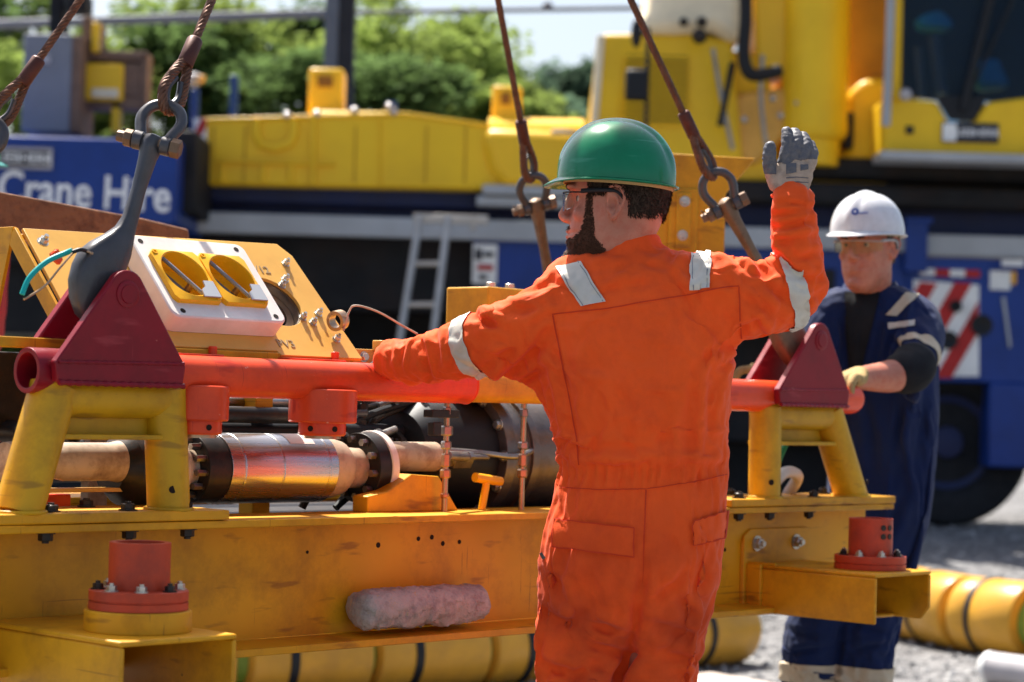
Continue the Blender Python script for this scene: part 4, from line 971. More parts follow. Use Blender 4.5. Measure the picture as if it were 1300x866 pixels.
neck1 = limb([Q(800, 350, .03), Q(800, 315, .01), hm1 @ V((-.022, 0, .03)), hm1 @ V((-.02, 0, .09))], [.056, .050, .051, .055], 22)
body1 = fuse(head_parts(hm1, s1)+[neck1, torso(.70)]+legs(.66)+arms(.6, False)+[limb([lwr, lwr+V((-.012, .03, 0))], [.02, .018]), limb([rwr, Q(1004, 236, -.06)], [.020, .016])], .0036, 3, face_fn(hm1, s1))
sf1 = Surf(body1); inv1 = hm1.inverted()
b1 = obj('body', body1, skin, root1, smooth=180)
eyes(root1, hm1, s1, b1)
def L1(p): return (inv1 @ p)*(1/s1)
def interp(x, tb):
    for (a, u), (b, v_) in zip(tb, tb[1:]):
        if x <= b: return u+(v_-u)*max(0, (x-a))/(b-a)
    return tb[-1][1]
def beard(p, m):
    q = L1(p)
    if q.length > .2: return False
    x, z = q.x, q.z; e = .004*nz(p, 55)-m
    top = interp(x, [(.0, .03), (.03, .055), (.040, .140), (.050, .140), (.056, .090), (.066, .066), (.078, .057), (.12, .055)])
    rear = interp(z, [(-.03, .030), (0, .008), (.03, .014), (.055, .034), (.13, .039)])
    lips = x > .088 and abs(q.y) < .021+m and .0535-m < z < .0715+m
    mus = x > .086 and .0715+m*.5 < z < .0815-m*.5 and abs(q.y) < .032-m and z < .0835-abs(q.y)*.25
    return (-.02+(.06-x)*.25+m < z < top+e and x > rear+m and not lips) or mus
furry(sf1, 'beard', beard, beardm, root1, 9000, .0075, (-.15, 0, -.7), 2, .0045)
def hair(p, m):
    q = L1(p)
    if q.length > .3: return False
    ear = ((q.x+.006)/(.024+m))**2+((q.z-.114)/(.036+m))**2 < 1 and abs(q.y) > .05
    return (.092+.008*nz(p, 50)+m < q.z < .20 and (q.x < -.026-m or q.z > .134+m and q.x < .050-m) and not ear)
furry(sf1, 'hair', hair, hairm, root1, 9000, .0085, (.2, 0, -.9), 3, .004)
hat(root1, hm1, s1, hatg, brim=.020, tilt=-1.5, zr=.168, top=.284, hw=.108, front=.124, back=.108)
glasses(root1, hm1, s1, lensm, black)
# coverall
collar = loft([(Q(800, 335, .02), RX*.085, RY*.075), (Q(800, 318, .015), RX*.074, RY*.068), (Q(799, 303, .012), RX*.066, RY*.065), (Q(798, 296, .012), RX*.060, RY*.060), (Q(798, 294, .012), RX*.05, RY*.05)], 28, 2.1)
ZN = V((0, 0, 1))
zones1 = [(lel, .15, (lwr-lsh).normalized(), .011, 16, 5), (lwr+V((.03, 0, 0)), .10, (lwr-lel).normalized(), .007, 30, 10), (lsh, .13, V((.6, 0, .8)), .007, 16, 5),
          (rel, .15, V((.75, 0, .66)), .011, 18, 5), (rwr+V((0, 0, -.05)), .13, (rwr-rel).normalized(), .006, 22, 8), (rsh+V((-.02, 0, .02)), .17, V((.93, 0, .36)), .006, 14, 3), (Q(890, 450), .15, V((.75, 0, -.66)), .005, 12, 3), (Q(715, 480), .16, V((.7, 0, .7)), .006, 12, 3),
          (Q(745, 800), .22, V((.25, 0, .97)), .010, 13, 5), (Q(845, 770), .20, V((-.5, 0, .86)), .010, 13, 4), (Q(720, 850), .18, V((.5, 0, .86)), .009, 17, 5), (Q(800, 360), .12, V((.2, 0, 1)), .004, 15, 5), (Q(770, 560), .2, V((1, 0, .1)), .005, 14, 3), (Q(880, 540), .2, V((1, 0, -.15)), .006, 14, 3)]
cf1 = cloth_fn(zones1, .007, 3)
def cov1(p, n):
    d = cf1(p, n)
    x, y, _ = pxof(p)
    if 560 < y < 640 and p.y < D1+.1:
        yb = 602+(.02*(x-800)); k = math.exp(-((y-yb)/17)**2)
        d += n*(k*(.0055*math.sin(x*.42+3*nz(p, 14))+.003*math.sin(x*.9+y*.05)-.004))
        d += n*.007*math.exp(-((y-yb+22)/9)**2)*(1+.5*nz(V((x*.03, 0, 0))))
        d += n*.004*math.exp(-((y-yb-24)/10)**2)
    # seat crease from the waist to between the legs
    if 690 < y < 900 and n.y < .2:
        xc = 815-2*abs(y-765)*.0-(max(0, y-765))*.26-(max(0, 765-y))*.02
        amp = .018*min(1, (y-690)/110); d += V((0, 1, 0))*amp*math.exp(-((x-xc)/9)**2)
        if 700 < y < 790: # diagonal crease on the right seat
            t = (x-815)/70; 
            if -.1 < t < 1: d += n*-.010*math.exp(-((y-(770-62*t))/5)**2)*max(0, 1-t)
    return d
def pxof(p):
    q = p-CAM; z = q.dot(fw); return 650+FPX*q.dot(cx)/z, 433-FPX*q.dot(cy)/z, z
def pin1(p):
    x, y, z = pxof(p); w_ = 0
    if (p-lwr).length < .035 or (p-rwr).length < .035 or y < 312 and 740 < x < 860 and p.x > Q(745, 300).x: w_ = 1
    if y > 1235: w_ = 1
    if abs(y-604) < 9: w_ = .7
    if y < 345 and 740 < x < 870: w_ = max(w_, .3)
    return w_
cov = drape(fuse([torso(1.0), collar]+legs(1.0)+arms(1.0), .0105, 3, cf1), [fuse([torso(.92)]+legs(.80)+arms(.80), .02, 2)], 28, .17, pin1, .02, grav=.5)
cov = refine(cov, 1, 1)
def post1(p, n):
    x, y, _ = pxof(p); d = V((0, 0, 0))
    if 560 < y < 650:
        yb = 604+(.0*(x-800)); k = math.exp(-((y-yb)/16)**2)
        a = math.atan2(p.y-D1, p.x-Q(815, 600).x)*.17/px2m
        d += n*(k*(.0030*math.sin(a*.40+3*nz(p, 14))+.002*math.sin(a*.9+y*.05)-.002))
        d += n*.004*math.exp(-((y-yb+24)/9)**2)*(1+.8*nz(V((a*.04, 0, 0))))
    if 690 < y < 900 and n.y < .2:
        xc = 815-(max(0, y-765))*.26; d += V((0, 1, 0))*.022*min(1, (y-690)/110)*math.exp(-((x-xc)/8)**2)
    return d
mv = [(q, post1(q.co, q.normal)) for q in cov.verts]
for q, d_ in mv: q.co = q.co+d_
cov.normal_update()
FL1 = [(828,764,880,718,6.0,9),(732,788,797,808,7.5,11.8),(742,816,800,830,6.0,10.3),(681,770,731,801,7.5,11.8),(678,840,735,862,7.5,10.3),(803,825,780,868,7.5,20.6),(817,690,819,770,7.5,7.4),(858,750,882,788,6.0,7.4),(822,790,890,812,7.5,8.8),(838,830,888,842,7.5,8.8),(720,690,700,760,9.0,7.4),(760,700,742,780,9.0,5.9),(690,726,716,752,6.0,7.4),(768,838,700,880,9.0,8.8),(860,660,846,720,7.5,5.9),(735,640,728,664,4.6,3.6),(714,430,729,556,8.049999999999999,7.2),(700,440,716,500,5.75,7.2),(688,470,706,540,5.75,7.2),(760,520,752,588,6.8999999999999995,4.8),(795,500,800,590,6.8999999999999995,4.8),(838,510,846,588,6.8999999999999995,4.8),(880,470,874,586,6.8999999999999995,7.2),(905,440,900,570,6.8999999999999995,7.2),(925,440,908,500,5.75,7.2),(925,430,880,470,5.75,6.0),(862,312,846,340,4.6,6.0),(952,322,978,354,4.6,8.4),(922,318,958,350,4.6,7.2),(965,350,1005,386,5.75,9.6),(898,322,934,372,5.75,7.2),(935,372,985,400,5.75,8.4),(930,420,975,404,4.6,7.2),(978,318,1012,350,4.6,10.8),(1010,352,1044,352,4.6,7.2),(1005,330,1044,322,4.6,8.4),(979,292,1038,280,4.6,7.2),(978,310,1041,300,4.6,8.4),(984,272,1030,266,4.0249999999999995,6.0),(990,256,1026,262,3.4499999999999997,4.8),(1015,395,1040,372,4.6,7.2),(513,428,507,466,4.0249999999999995,7.2),(532,420,548,488,4.6,9.6),(552,412,556,470,4.6,7.2),(498,436,494,462,3.4499999999999997,4.8),(597,400,640,416,5.75,14.4),(640,400,690,388,5.75,7.2),(612,470,660,440,5.75,7.2),(640,478,704,428,5.75,10.8),(655,486,690,470,4.6,8.4),(668,452,704,410,5.75,8.4),(652,372,700,362,4.6,6.0),(690,352,730,372,4.6,4.8),(705,398,672,410,4.6,6.0),(745,345,800,338,5.75,3.6),(762,372,840,352,5.75,3.6),(805,330,850,345,4.6,4.8),(700,800,760,770,7.5,8.5),(690,856,760,838,7.5,8.5),(810,745,806,800,7.5,7.6),(830,700,842,760,9.0,6.6),(895,700,880,770,7.5,7.6),(746,850,720,866,6.0,7.6),(850,850,880,862,6.0,7.6),(712,640,722,690,5.75,6)]
draw_folds(cov, FL1, lambda p: True)

# open the cuffs' look: dark rings come from the gloves inside
cs1 = Surf(cov)
c1o = obj('coverall', cov, orange, root1, smooth=180)
gr = bpy.data.materials['orange_cotton']
# reflective tape
for nm, o, ax, wd, rd in (('left', Q(598, 440, .03), Q(570, 455, .06)-Q(640, 425, .0)+V((0, 0, .015)), .040, .135), ('right', Q(1004, 370, -.03), V((.95, .1, .30)), .036, .088)):
    obj('reflective_band', cs1.band(o, ax, wd, rd, .0035), reflm, c1o, smooth=180)
for c in ([(706, 340), (738, 333), (769, 383), (738, 389)], [(876, 314), (903, 318), (901, 366), (876, 368)]):
    sb = obj('shoulder_band', cs1.quad(c, .004, 16, 20), reflm, c1o, smooth=180)
    for k in (0, 1):
        a_, b_ = c[k], c[3-k]; ins = 3.5 if k == 0 else -3.5; obj('tape_stitch', cs1.line([(a_[0]+ins, a_[1]), (b_[0]+ins, b_[1])], .9, .0048), cableg, c1o)
# the tape runs on over the shoulder towards the chest
for y, z in ((1180, 0), (1195, 0)):
    pass
for cx_ in (730, 846):
    obj('reflective_band', cs1.band(Q(cx_, 1130), (0, 0, 1), .05, .12, .0035), reflm, c1o, smooth=180)
sm = cs1.line([(701, 399), (770, 392), (820, 383), (870, 375), (905, 367), (938, 363)], 1.5, .0018)
obj('yoke_seam', sm, seamm, c1o)
obj('back_seam', cs1.line([(702, 400), (712, 450), (724, 510), (733, 560), (735, 590)], 1.8, .0018), seamm, c1o)
obj('back_seam', cs1.line([(938, 364), (941, 430), (934, 500), (926, 560)], 1.8, .0018), seamm, c1o)
obj('waist_seam', cs1.line([(712, 619), (760, 622), (820, 621), (880, 612), (922, 602)], 1.3, .004), seamm, c1o)
obj('seat_seam', cs1.line([(820, 622), (818, 680), (816, 740)], 1.5, .0018), seamm, c1o)
for c in ([(706, 660), (804, 671), (804, 707), (703, 694)], [(879, 662), (921, 648), (917, 683), (881, 692)]):
    obj('pocket_flap', cs1.quad(c, .0065, 16, 8), orange, c1o, smooth=180)
    obj('flap_seam', cs1.line([c[0], c[1], c[2], c[3], c[0]], 1.5, .0078), seamm, c1o)
obj('side_slit', cs1.line([(704, 615), (694, 645), (687, 680), (688, 702), (692, 710)], 4, .003), blackc, c1o)
# boots
for x in (730, 850):
    b = Q(x, 1275); b.z = 0
    bm = loft([(b+V((0, -.10, .03)), V((.035, 0, 0)), V((0, 0, .03))), (b+V((0, -.06, .045)), V((.045, 0, 0)), V((0, 0, .045))), (b+V((0, .04, .05)), V((.047, 0, 0)), V((0, 0, .05))), (b+V((0, .13, .038)), V((.05, 0, 0)), V((0, 0, .038))), (b+V((0, .20, .03)), V((.035, 0, 0)), V((0, 0, .028)))], 20, 3)
    obj('boot', bm, bootm, root1)
# raised right glove, fingers up
def Gp(x, y, dd=-.06): return P(x, y, D1+dd)
fing = [([Gp(985, 236), Gp(979, 218, -.065), Gp(976.5, 200, -.07), Gp(978, 186, -.07)], [.014, .0135, .0125, .0110]),
        ([Gp(993, 215), Gp(998, 196), Gp(1000, 180, -.055), Gp(998.5, 167, -.045)], [.0125, .012, .0115, .0098]),
        ([Gp(1004, 214), Gp(1010, 193), Gp(1011.5, 178, -.05), Gp(1009, 168, -.03)], [.0125, .012, .0112, .0098]),
        ([Gp(1015, 215), Gp(1021, 196), Gp(1022.5, 184, -.05), Gp(1020, 173, -.03)], [.012, .0115, .011, .0095]),
        ([Gp(1024, 220), Gp(1030, 206), Gp(1031.5, 194, -.05), Gp(1029, 184, -.035)], [.0115, .011, .0105, .009])]
palm = [(Gp(1004, 262), V((.030, 0, 0)), V((0, .022, 0))), (Gp(1004, 248), V((.031, 0, 0)), V((0, .021, 0))), (Gp(1004, 238), V((.037, 0, 0)), V((0, .020, 0))), (Gp(1006, 225), V((.041, 0, 0)), V((0, .019, 0))), (Gp(1008, 212), V((.036, 0, 0)), V((0, .017, 0))), (Gp(1010, 206), V((.028, 0, 0)), V((0, .012, 0)))]
bm = fuse([loft(palm, 22, 2.3)]+[limb(p, r_, 14, 4) for p, r_ in fing], .0022, 2, lambda p, n: n*(.0012*ridge(p*75)))
gs = Surf(bm)
def coat(p):
    x, y, _ = pxof(p); return y < 206-.12*(x-1005)+4*nz(p, 60) or (x < 986 and y < 222)
g = obj('glove', bm, glovec, root1, smooth=180)
obj('glove_coating', gs.region(coat, .0011, .0012, 140), gloved, g, smooth=180)
obj('glove_print', gs.quad([(998, 208), (1011, 207), (1011, 219), (998, 221)], .0012, 8, 8), gloved, g)
obj('glove_print', gs.quad([(1016, 209), (1026, 209), (1026, 215), (1016, 217)], .0012, 8, 8), gloved, g)
for y in (226, 232): obj('glove_print', gs.line([(998, y), (1012, y-1), (1026, y)], 1.3, .0012), gloved, g)
bm = BM(); tubep(bm, [Gp(1004, 249)+V((math.cos(t)*.0365, math.sin(t)*.030, 0)) for t in [2*math.pi*i/24 for i in range(24)]], .0045, 8, closed=True); obj('cuff_hem', bm, orange, c1o)
# left glove resting over the far side of the pipe
h0 = lwr+V((.0, .035, -.002)); dh = V((-.22, .96, -.16)).normalized()
pl_ = [(h0+dh*t, V((.97, .22, 0))*w_*.8, V((0, 0, th))) for t, w_, th in ((-.02, .04, .022), (.03, .046, .019), (.07, .048, .016), (.085, .04, .012))]
fing = []
for i, o_ in enumerate((-.036, -.012, .012, .034)):
    b = h0+dh*.075+V((.97, .22, 0))*o_*.8; fing.append(([b, b+dh*.032+V((0, 0, -.004)), b+dh*.052+V((0, 0, -.022)), b+dh*.055+V((0, 0, -.042))], [.0115, .011, .0105, .009]))
fing.append(([h0+V((.02, .0, 0)), h0+dh*.03+V((.045, 0, -.01)), h0+dh*.06+V((.05, 0, -.02))], [.013, .012, .010]))
bm = fuse([loft(pl_, 20, 2.4)]+[limb(p, r_, 14, 4) for p, r_ in fing], .0026, 2)
obj('glove', bm, gloved, root1, smooth=180)

# ------------------------------------------------------------------ person 2 : navy coverall, white hard hat
D2 = 6.5
def Q2(x, y, dd=0): return P(x, y, D2+dd)
p2 = D2/FPX
root2 = thing('person', 'person in navy coverall and white hard hat holding the red pipe end', 'person', V((Q2(1060, 866).x, D2, 0)))
fx2 = V((-.80, -.60, 0)).normalized(); lx2 = V((.60, -.80, 0))       # facing, his left
AX = V((.90, -.43, 0)).normalized(); AY = V((.43, .90, 0))
def t2(x, y, hw, hd, dd=0): return (Q2(x, y, dd), AX*hw*p2, AY*hd)
def torso2(k=1): return loft([t2(1103, 362, 26*k, .05*k), t2(1104, 372, 60*k, .07*k), t2(1106, 384, 78*k, .09*k), t2(1108, 405, 84*k, .11*k), t2(1112, 445, 84*k, .12*k), t2(1116, 500, 80*k, .12*k), t2(1120, 560, 74*k, .12*k), t2(1120, 610, 70*k, .12*k), t2(1112, 660, 72*k, .13*k), t2(1098, 700, 70*k, .12*k), t2(1090, 730, 45*k, .08*k)], 32, 2.5)
def legs2(k=1): return [limb([Q2(1075, 690), Q2(1050, 760), Q2(1030, 800), Q2(1024, 866), Q2(1022, 950), Q2(1018, 1005)], [a*p2*k for a in (44, 40, 37, 35, 33, 30)], 22),
                        limb([Q2(1125, 680), Q2(1114, 760), Q2(1102, 810), Q2(1098, 866), Q2(1096, 950), Q2(1096, 1005)], [a*p2*k for a in (44, 40, 37, 35, 33, 30)], 22)]
ls2, le2, lw2 = Q2(1165, 405, -.05), Q2(1155, 470, -.28), Q2(1096, 480, -.42)
rs2, re2, rw2 = Q2(1050, 402, -.02), Q2(1030, 465, -.10), Q2(990, 470, -.30)
hm2 = headmat(Q2(1103, 366, -.06), (-.60, -.80, -.10), 0, 0); s2 = .99
neck2 = limb([Q2(1106, 388), Q2(1104, 368, -.02), hm2 @ V((-.02, 0, .03)), hm2 @ V((-.02, 0, .08))], [.07, .062, .058, .058], 20)
body2 = fuse(head_parts(hm2, s2)+[neck2, torso2(.85)]+legs2(.75)+[limb([ls2, Q2(1168, 440, -.16), le2, Q2(1128, 478, -.34), lw2, Q2(1085, 481, -.46)], [.05, .045, .047, .046, .033, .028], 20), limb([rs2, re2, rw2], [.05, .042, .03], 20)], .0045, 3, face_fn(hm2, s2))
sf2 = Surf(body2); inv2 = hm2.inverted()
b2 = obj('body', body2, skin, root2, smooth=180); eyes(root2, hm2, s2, b2)
def hair2(p):
    q = (inv2 @ p)*(1/s2); ear = ((q.x+.006)/.026)**2+((q.z-.112)/.036)**2 < 1 and abs(q.y) > .05
    return q.length < .3 and .07 < q.z < .2 and q.x < .02 and (q.x < -.035 or q.z > .14) and not ear
obj('hair', sf2.region(hair2, .005, .003, 120), greyhair, root2, smooth=180)
h2 = hat(root2, hm2, s2, hatw, tilt=-3, zr=.164, top=.282, hw=.107, front=.127, back=.108, brim=.03)
glasses(root2, hm2, s2, lensa, stripe)
zones2 = [(le2, .18, V((.3, -.4, -.8)).normalized(), .010, 15, 4), (ls2, .15, V((.3, 0, -1)).normalized(), .010, 18, 5), (Q2(1110, 450), .22, V((.4, 0, 1)).normalized(), .008, 10, 3), (Q2(1030, 820), .2, V((.2, 0, 1)).normalized(), .008, 12, 4), (Q2(1100, 820), .2, V((-.2, 0, 1)).normalized(), .010, 12, 4)]
col2 = []
pin2 = lambda p: 1 if (p.z < .35 or (p-rw2).length < .04 or (p-Q2(1104, 366)).length < .09) else 0
cov2 = fuse([torso2(), limb([Q2(1135, 400, -.01), ls2, Q2(1170, 440, -.16), Q2(1160, 462, -.25)], [.075, .078, .070, .060], 22), limb([Q2(1080, 398), rs2, re2, rw2], [.07, .068, .058, .04], 22)]+legs2(), .0125, 3, cloth_fn(zones2, .006, 9))
cov2 = drape(cov2, [fuse([torso2(.90), limb([Q2(1135, 400, -.01), ls2, Q2(1170, 440, -.16), Q2(1160, 462, -.25)], [.06, .062, .056, .048], 22), limb([Q2(1080, 398), rs2, re2, rw2], [.056, .054, .046, .03], 22)]+legs2(.8), .02, 2)], 22, .20, pin2, .02)
cov2 = refine(cov2, 1, 1)
FL2 = [(1138, 410, 1120, 470, 4, 9), (1160, 415, 1180, 440, 4, 8), (1128, 430, 1150, 445, 4, 8), (1168, 388, 1182, 400, 3, 7), (1070, 395, 1075, 470, 5, 9), (1120, 400, 1108, 480, 5, 9), (1050, 400, 1062, 450, 4, 7), (1150, 500, 1130, 580, 6, 10), (1175, 500, 1165, 600, 6, 9), (1100, 500, 1110, 600, 6, 8), (1150, 620, 1120, 690, 6, 10), (1000, 800, 1050, 812, 4, 8), (1000, 830, 1050, 822, 4, 8), (1075, 790, 1125, 804, 4, 9), (1078, 825, 1128, 818, 4, 9), (1070, 780, 1060, 860, 5, 10)]
draw_folds(cov2, FL2, lambda p: True)
cs2 = Surf(cov2); c2o = obj('coverall', cov2, navy, root2, smooth=180)
# collar flaps and the black shirt at the open neck
cc = Q2(1105, 372)
def arcpt(a, r, h): return cc+V((math.cos(a)*AX.x+math.sin(a)*AY.x, math.cos(a)*AX.y+math.sin(a)*AY.y, 0))*r+V((0, 0, h))
bm = BM(); rs = []
for i in range(25):
    a = R(-60+300*i/24); k = min(1, min(i, 24-i)/4); rs.append([arcpt(a, .066, .030*k), arcpt(a, .074, .034*k), arcpt(a, .105, -.02-.015*(1-k)), arcpt(a, .098, -.03-.015*(1-k))])
rings(bm, rs); obj('collar', bm, navy, c2o)
obj('shirt_front', cs2.quad([(1072, 372), (1118, 372), (1092, 480), (1080, 480)], .006, 14, 20), blackc, root2, smooth=180)
bm = BM(); tubep(bm, [cc+V((math.cos(t)*.064, math.sin(t)*.062, .012)) for t in [2*math.pi*i/24 for i in range(24)]], .012, 8, closed=True); obj('shirt_collar', bm, blackc, root2)
bm = limb([Q2(1161, 462, -.25), le2, Q2(1142, 475, -.31)], [.066, .067, .058], 22); obj('rolled_sleeve', bm, blackc, root2, smooth=180)
obj('sleeve_band', cs2.band(Q2(1161, 448, -.20), (Q2(1170, 440, -.16)-Q2(1158, 465, -.26)), .035, .11, .004), reflo, c2o, smooth=180)
obj('shoulder_band', cs2.quad([(1150, 372), (1167, 374), (1138, 402), (1125, 400)], .004, 8, 8), reflo, c2o)
obj('chest_band', cs2.quad([(1128, 410), (1162, 407), (1162, 414), (1128, 418)], .004, 8, 4), reflm, c2o)
for x, y in ((1025, 853), (1100, 857)): obj('shin_band', cs2.band(Q2(x, y), (0.03, 0, 1), .055, .115, .004), reflo, c2o, smooth=180)
# logo on the hat: a small blue disc and a bar of tiny lettering
hb = bvhtree.BVHTree.FromObject(h2, bpy.context.evaluated_depsgraph_get()); rm = root_matrix(h2)
def hatpt(x, y, off=.0015):
    d = ray(x, y).normalized(); h = hb.ray_cast(rm.inverted() @ CAM, d); 
    if h[0] is None: return None
    n = h[1] if h[1].dot(d) < 0 else -h[1]; return rm @ (h[0]+n*off), n
c_ = hatpt(1085.5, 269)
if c_:
    bm = BM(); lathe(bm, c_[0]-c_[1]*.001, c_[1], [(0, .0105), (.0012, .0105)], 24); lg = obj('hat_logo', bm, blueprint, h2)
    bm = BM(); lathe(bm, c_[0], c_[1], [(0, .004), (.0012, .004)], 16); obj('logo_mark', bm, white, lg)
c_ = hatpt(1096.5, 270.8)
if c_:
    n = c_[1]; x = V((1, 0, 0)); x = (x-n*x.dot(n)).normalized(); y = n.cross(x); text('hat_lettering', 'wood.', .012, blueprint, h2, basis(x, y, n, c_[0]), .0004) if False else None
    bm = BM()
    for i in range(5): box(bm, (-.012+i*.005, -.002, 0), (-.012+i*.005+.0038, .002, .0008), basis(x, y, n, c_[0]))
    obj('hat_lettering', bm, blueprint, h2)
for x in (1018, 1096):
    b = Q2(x, 1010); b.z = 0
    bm = loft([(b-fx2*.10+V((0, 0, .03)), lx2*.035, V((0, 0, .03))), (b-fx2*.06+V((0, 0, .045)), lx2*.045, V((0, 0, .045))), (b+fx2*.04+V((0, 0, .05)), lx2*.047, V((0, 0, .05))), (b+fx2*.13+V((0, 0, .038)), lx2*.05, V((0, 0, .038))), (b+fx2*.20+V((0, 0, .03)), lx2*.035, V((0, 0, .028)))], 20, 3)
    obj('boot', bm, bootm, root2)
# tan glove over the pipe end
PEd = W(1.24, .045, 1.283)
h0 = Q2(1088, 478, -.45)
pe = W(1.30, .045, 1.283+.05)
dh = (pe-h0); dh.normalize(); sd_ = V((0, 0, 1)).cross(dh).normalized()
palm2 = [(h0+dh*t-V((0, 0, t*.1)), sd_*w_, V((0, 0, th))) for t, w_, th in ((-.02, .028, .026), (.0, .032, .026), (.035, .044, .022), (.075, .045, .018), (.09, .038, .014))]
fing = []
for o_ in (-.034, -.011, .012, .034):
    b = h0+dh*.075+sd_*o_; fing.append(([b, b+dh*.035+V((0, 0, .004)), b+dh*.058-V((0, 0, .014)), b+dh*.062-V((0, 0, .036))], [.0125, .012, .0115, .010]))
fing.append(([h0+dh*.0-sd_*.03, h0+dh*.04-sd_*.055-V((0, 0, .01)), h0+dh*.065-sd_*.056-V((0, 0, .025))], [.014, .013, .011]))
bm = fuse([loft(palm2, 20, 2.4)]+[limb(p, r_, 14, 4) for p, r_ in fing], .003, 2); obj('glove', bm, glovet, root2, smooth=180)
h0 = rw2; palm3 = [(h0+V((-1, .0, 0))*t, V((0, .7, .0))*w_, V((0, 0, th))) for t, w_, th in ((-.02, .05, .026), (.03, .06, .022), (.08, .06, .018))]
fing = [([h0+V((-.07, o_, 0)), h0+V((-.11, o_, -.004)), h0+V((-.13, o_, -.03))], [.012, .011, .01]) for o_ in (-.034, -.011, .012, .034)]+[([h0+V((0, -.03, 0)), h0+V((-.04, -.055, -.01)), h0+V((-.065, -.055, -.02))], [.014, .013, .011])]
bm = fuse([loft(palm3, 20, 2.4)]+[limb(p, r_, 14, 4) for p, r_ in fing], .003, 2); obj('glove', bm, glovet, root2, smooth=180)

# ------------------------------------------------------------------ person 3 : at the left edge, only the hat brim shows
D3 = 7.0
def Q3(x, y, dd=0): return P(x, y, D3+dd)
p3 = D3/FPX
root3 = thing('person', 'person in teal hard hat and red workwear cut off by the left edge', 'person', V((Q3(-50-22, 400).x, D3, 0)))
hm3 = headmat(Q3(-44-8, 262), (.93, -.36, -.03)); s3 = .98
def torso3(k=1): return loft([(Q3(-52-22, 272), V((28*p3*k, 0, 0)), V((0, .05*k, 0))), (Q3(-52-22, 284), V((78*p3*k, 0, 0)), V((0, .08*k, 0))), (Q3(-52-22, 320), V((84*p3*k, 0, 0)), V((0, .11*k, 0))), (Q3(-52-22, 400), V((80*p3*k, 0, 0)), V((0, .12*k, 0))), (Q3(-52-22, 480), V((68*p3*k, 0, 0)), V((0, .12*k, 0))), (Q3(-52-22, 560), V((72*p3*k, 0, 0)), V((0, .13*k, 0))), (Q3(-52-22, 620), V((50*p3*k, 0, 0)), V((0, .08*k, 0)))], 28, 2.5)
def lm3(k=1): return [limb([Q3(-85-22, 560), Q3(-88-22, 760), Q3(-88-22, 955)], [.1*k, .08*k, .06*k]), limb([Q3(-22-22, 560), Q3(-20-22, 760), Q3(-20-22, 955)], [.1*k, .08*k, .06*k]), limb([Q3(-120-22, 300), Q3(-135-22, 400), Q3(-125-22, 490)], [.08*k, .065*k, .045*k]), limb([Q3(15-20-22, 300), Q3(20-25-22, 400), Q3(-12-22, 490)], [.07*k, .06*k, .045*k])]
b3 = obj('body', fuse(head_parts(hm3, s3)+[limb([Q3(-50-22, 290), hm3 @ V((-.02, 0, .05))], [.065, .058]), torso3(.85)]+lm3(.75)+[limb([Q3(-125-22, 490), Q3(-122-22, 535)], [.035, .035]), limb([Q3(-12-22, 490), Q3(-14-22, 535)], [.035, .035])], .007, 2, face_fn(hm3, s3)), skin, root3, smooth=180)
obj('jacket', fuse([torso3()]+lm3(), .01, 3, cloth_fn([], .008, 5)), redr, root3, smooth=180)
hat(root3, hm3, s3, hatt, brim=.03)
for x in (-88, -20):
    b = Q3(x, 960); b.z = 0
    obj('boot', loft([(b+V((0, .08, .04)), V((.04, 0, 0)), V((0, 0, .04))), (b+V((0, 0, .055)), V((.047, 0, 0)), V((0, 0, .055))), (b+V((0, -.18, .03)), V((.04, 0, 0)), V((0, 0, .03)))], 16, 3), bootm, root3)
#==PART4
# ================================================================== ground
def gz(y): return 0 if y < 12.5 else min(.32, (y-12.5)*.06)
gm = bpy.data.materials.new('gravel'); gm.use_nodes = True
n = gm.node_tree; N = n.nodes; L = n.links; b = N['Principled BSDF']; tc = N.new('ShaderNodeTexCoord')
vo = N.new('ShaderNodeTexVoronoi'); vo.inputs['Scale'].default_value = 19; L.new(tc.outputs['Object'], vo.inputs['Vector'])
no = N.new('ShaderNodeTexNoise'); no.inputs['Scale'].default_value = 1.1; no.inputs['Detail'].default_value = 8; L.new(tc.outputs['Object'], no.inputs['Vector'])
cr = N.new('ShaderNodeValToRGB'); cr.color_ramp.elements[0].position = .0; cr.color_ramp.elements[0].color = (.07, .07, .075, 1); cr.color_ramp.elements[1].position = 1; cr.color_ramp.elements[1].color = (.34, .335, .33, 1)
e = cr.color_ramp.elements.new(.5); e.color = (.19, .187, .187, 1)
L.new(vo.outputs['Color'], cr.inputs[0]); mx = N.new('ShaderNodeMix'); mx.data_type = 'RGBA'; mx.blend_type = 'MULTIPLY'; mx.inputs[0].default_value = .6
cr2 = N.new('ShaderNodeValToRGB'); cr2.color_ramp.elements[0].position = .35; cr2.color_ramp.elements[0].color = (.45, .43, .42, 1); cr2.color_ramp.elements[1].position = .6
L.new(no.outputs[0], cr2.inputs[0]); L.new(cr.outputs[0], mx.inputs[6]); L.new(cr2.outputs[0], mx.inputs[7]); L.new(mx.outputs[2], b.inputs['Base Color']); b.inputs['Roughness'].default_value = .95
bu = N.new('ShaderNodeBump'); bu.inputs['Strength'].default_value = 1; bu.inputs['Distance'].default_value = .04; bu.invert = True; L.new(vo.outputs['Distance'], bu.inputs['Height']); L.new(bu.outputs[0], b.inputs['Normal'])
bm = BM(); ys = [-600, -40, 0, 12.5, 17.9, 18.5, 60, 900]; xs = [-900, -30, 0, 30, 900]
g = [[bm.verts.new((x, y, gz(y))) for x in xs] for y in ys]
for j in range(len(ys)-1):
    for i in range(len(xs)-1): bm.faces.new((g[j][i], g[j][i+1], g[j+1][i+1], g[j+1][i]))
tag(obj('ground', bm, gm, smooth=0), None, None, kind='structure')
bm = BM(); rg = random.Random(5)
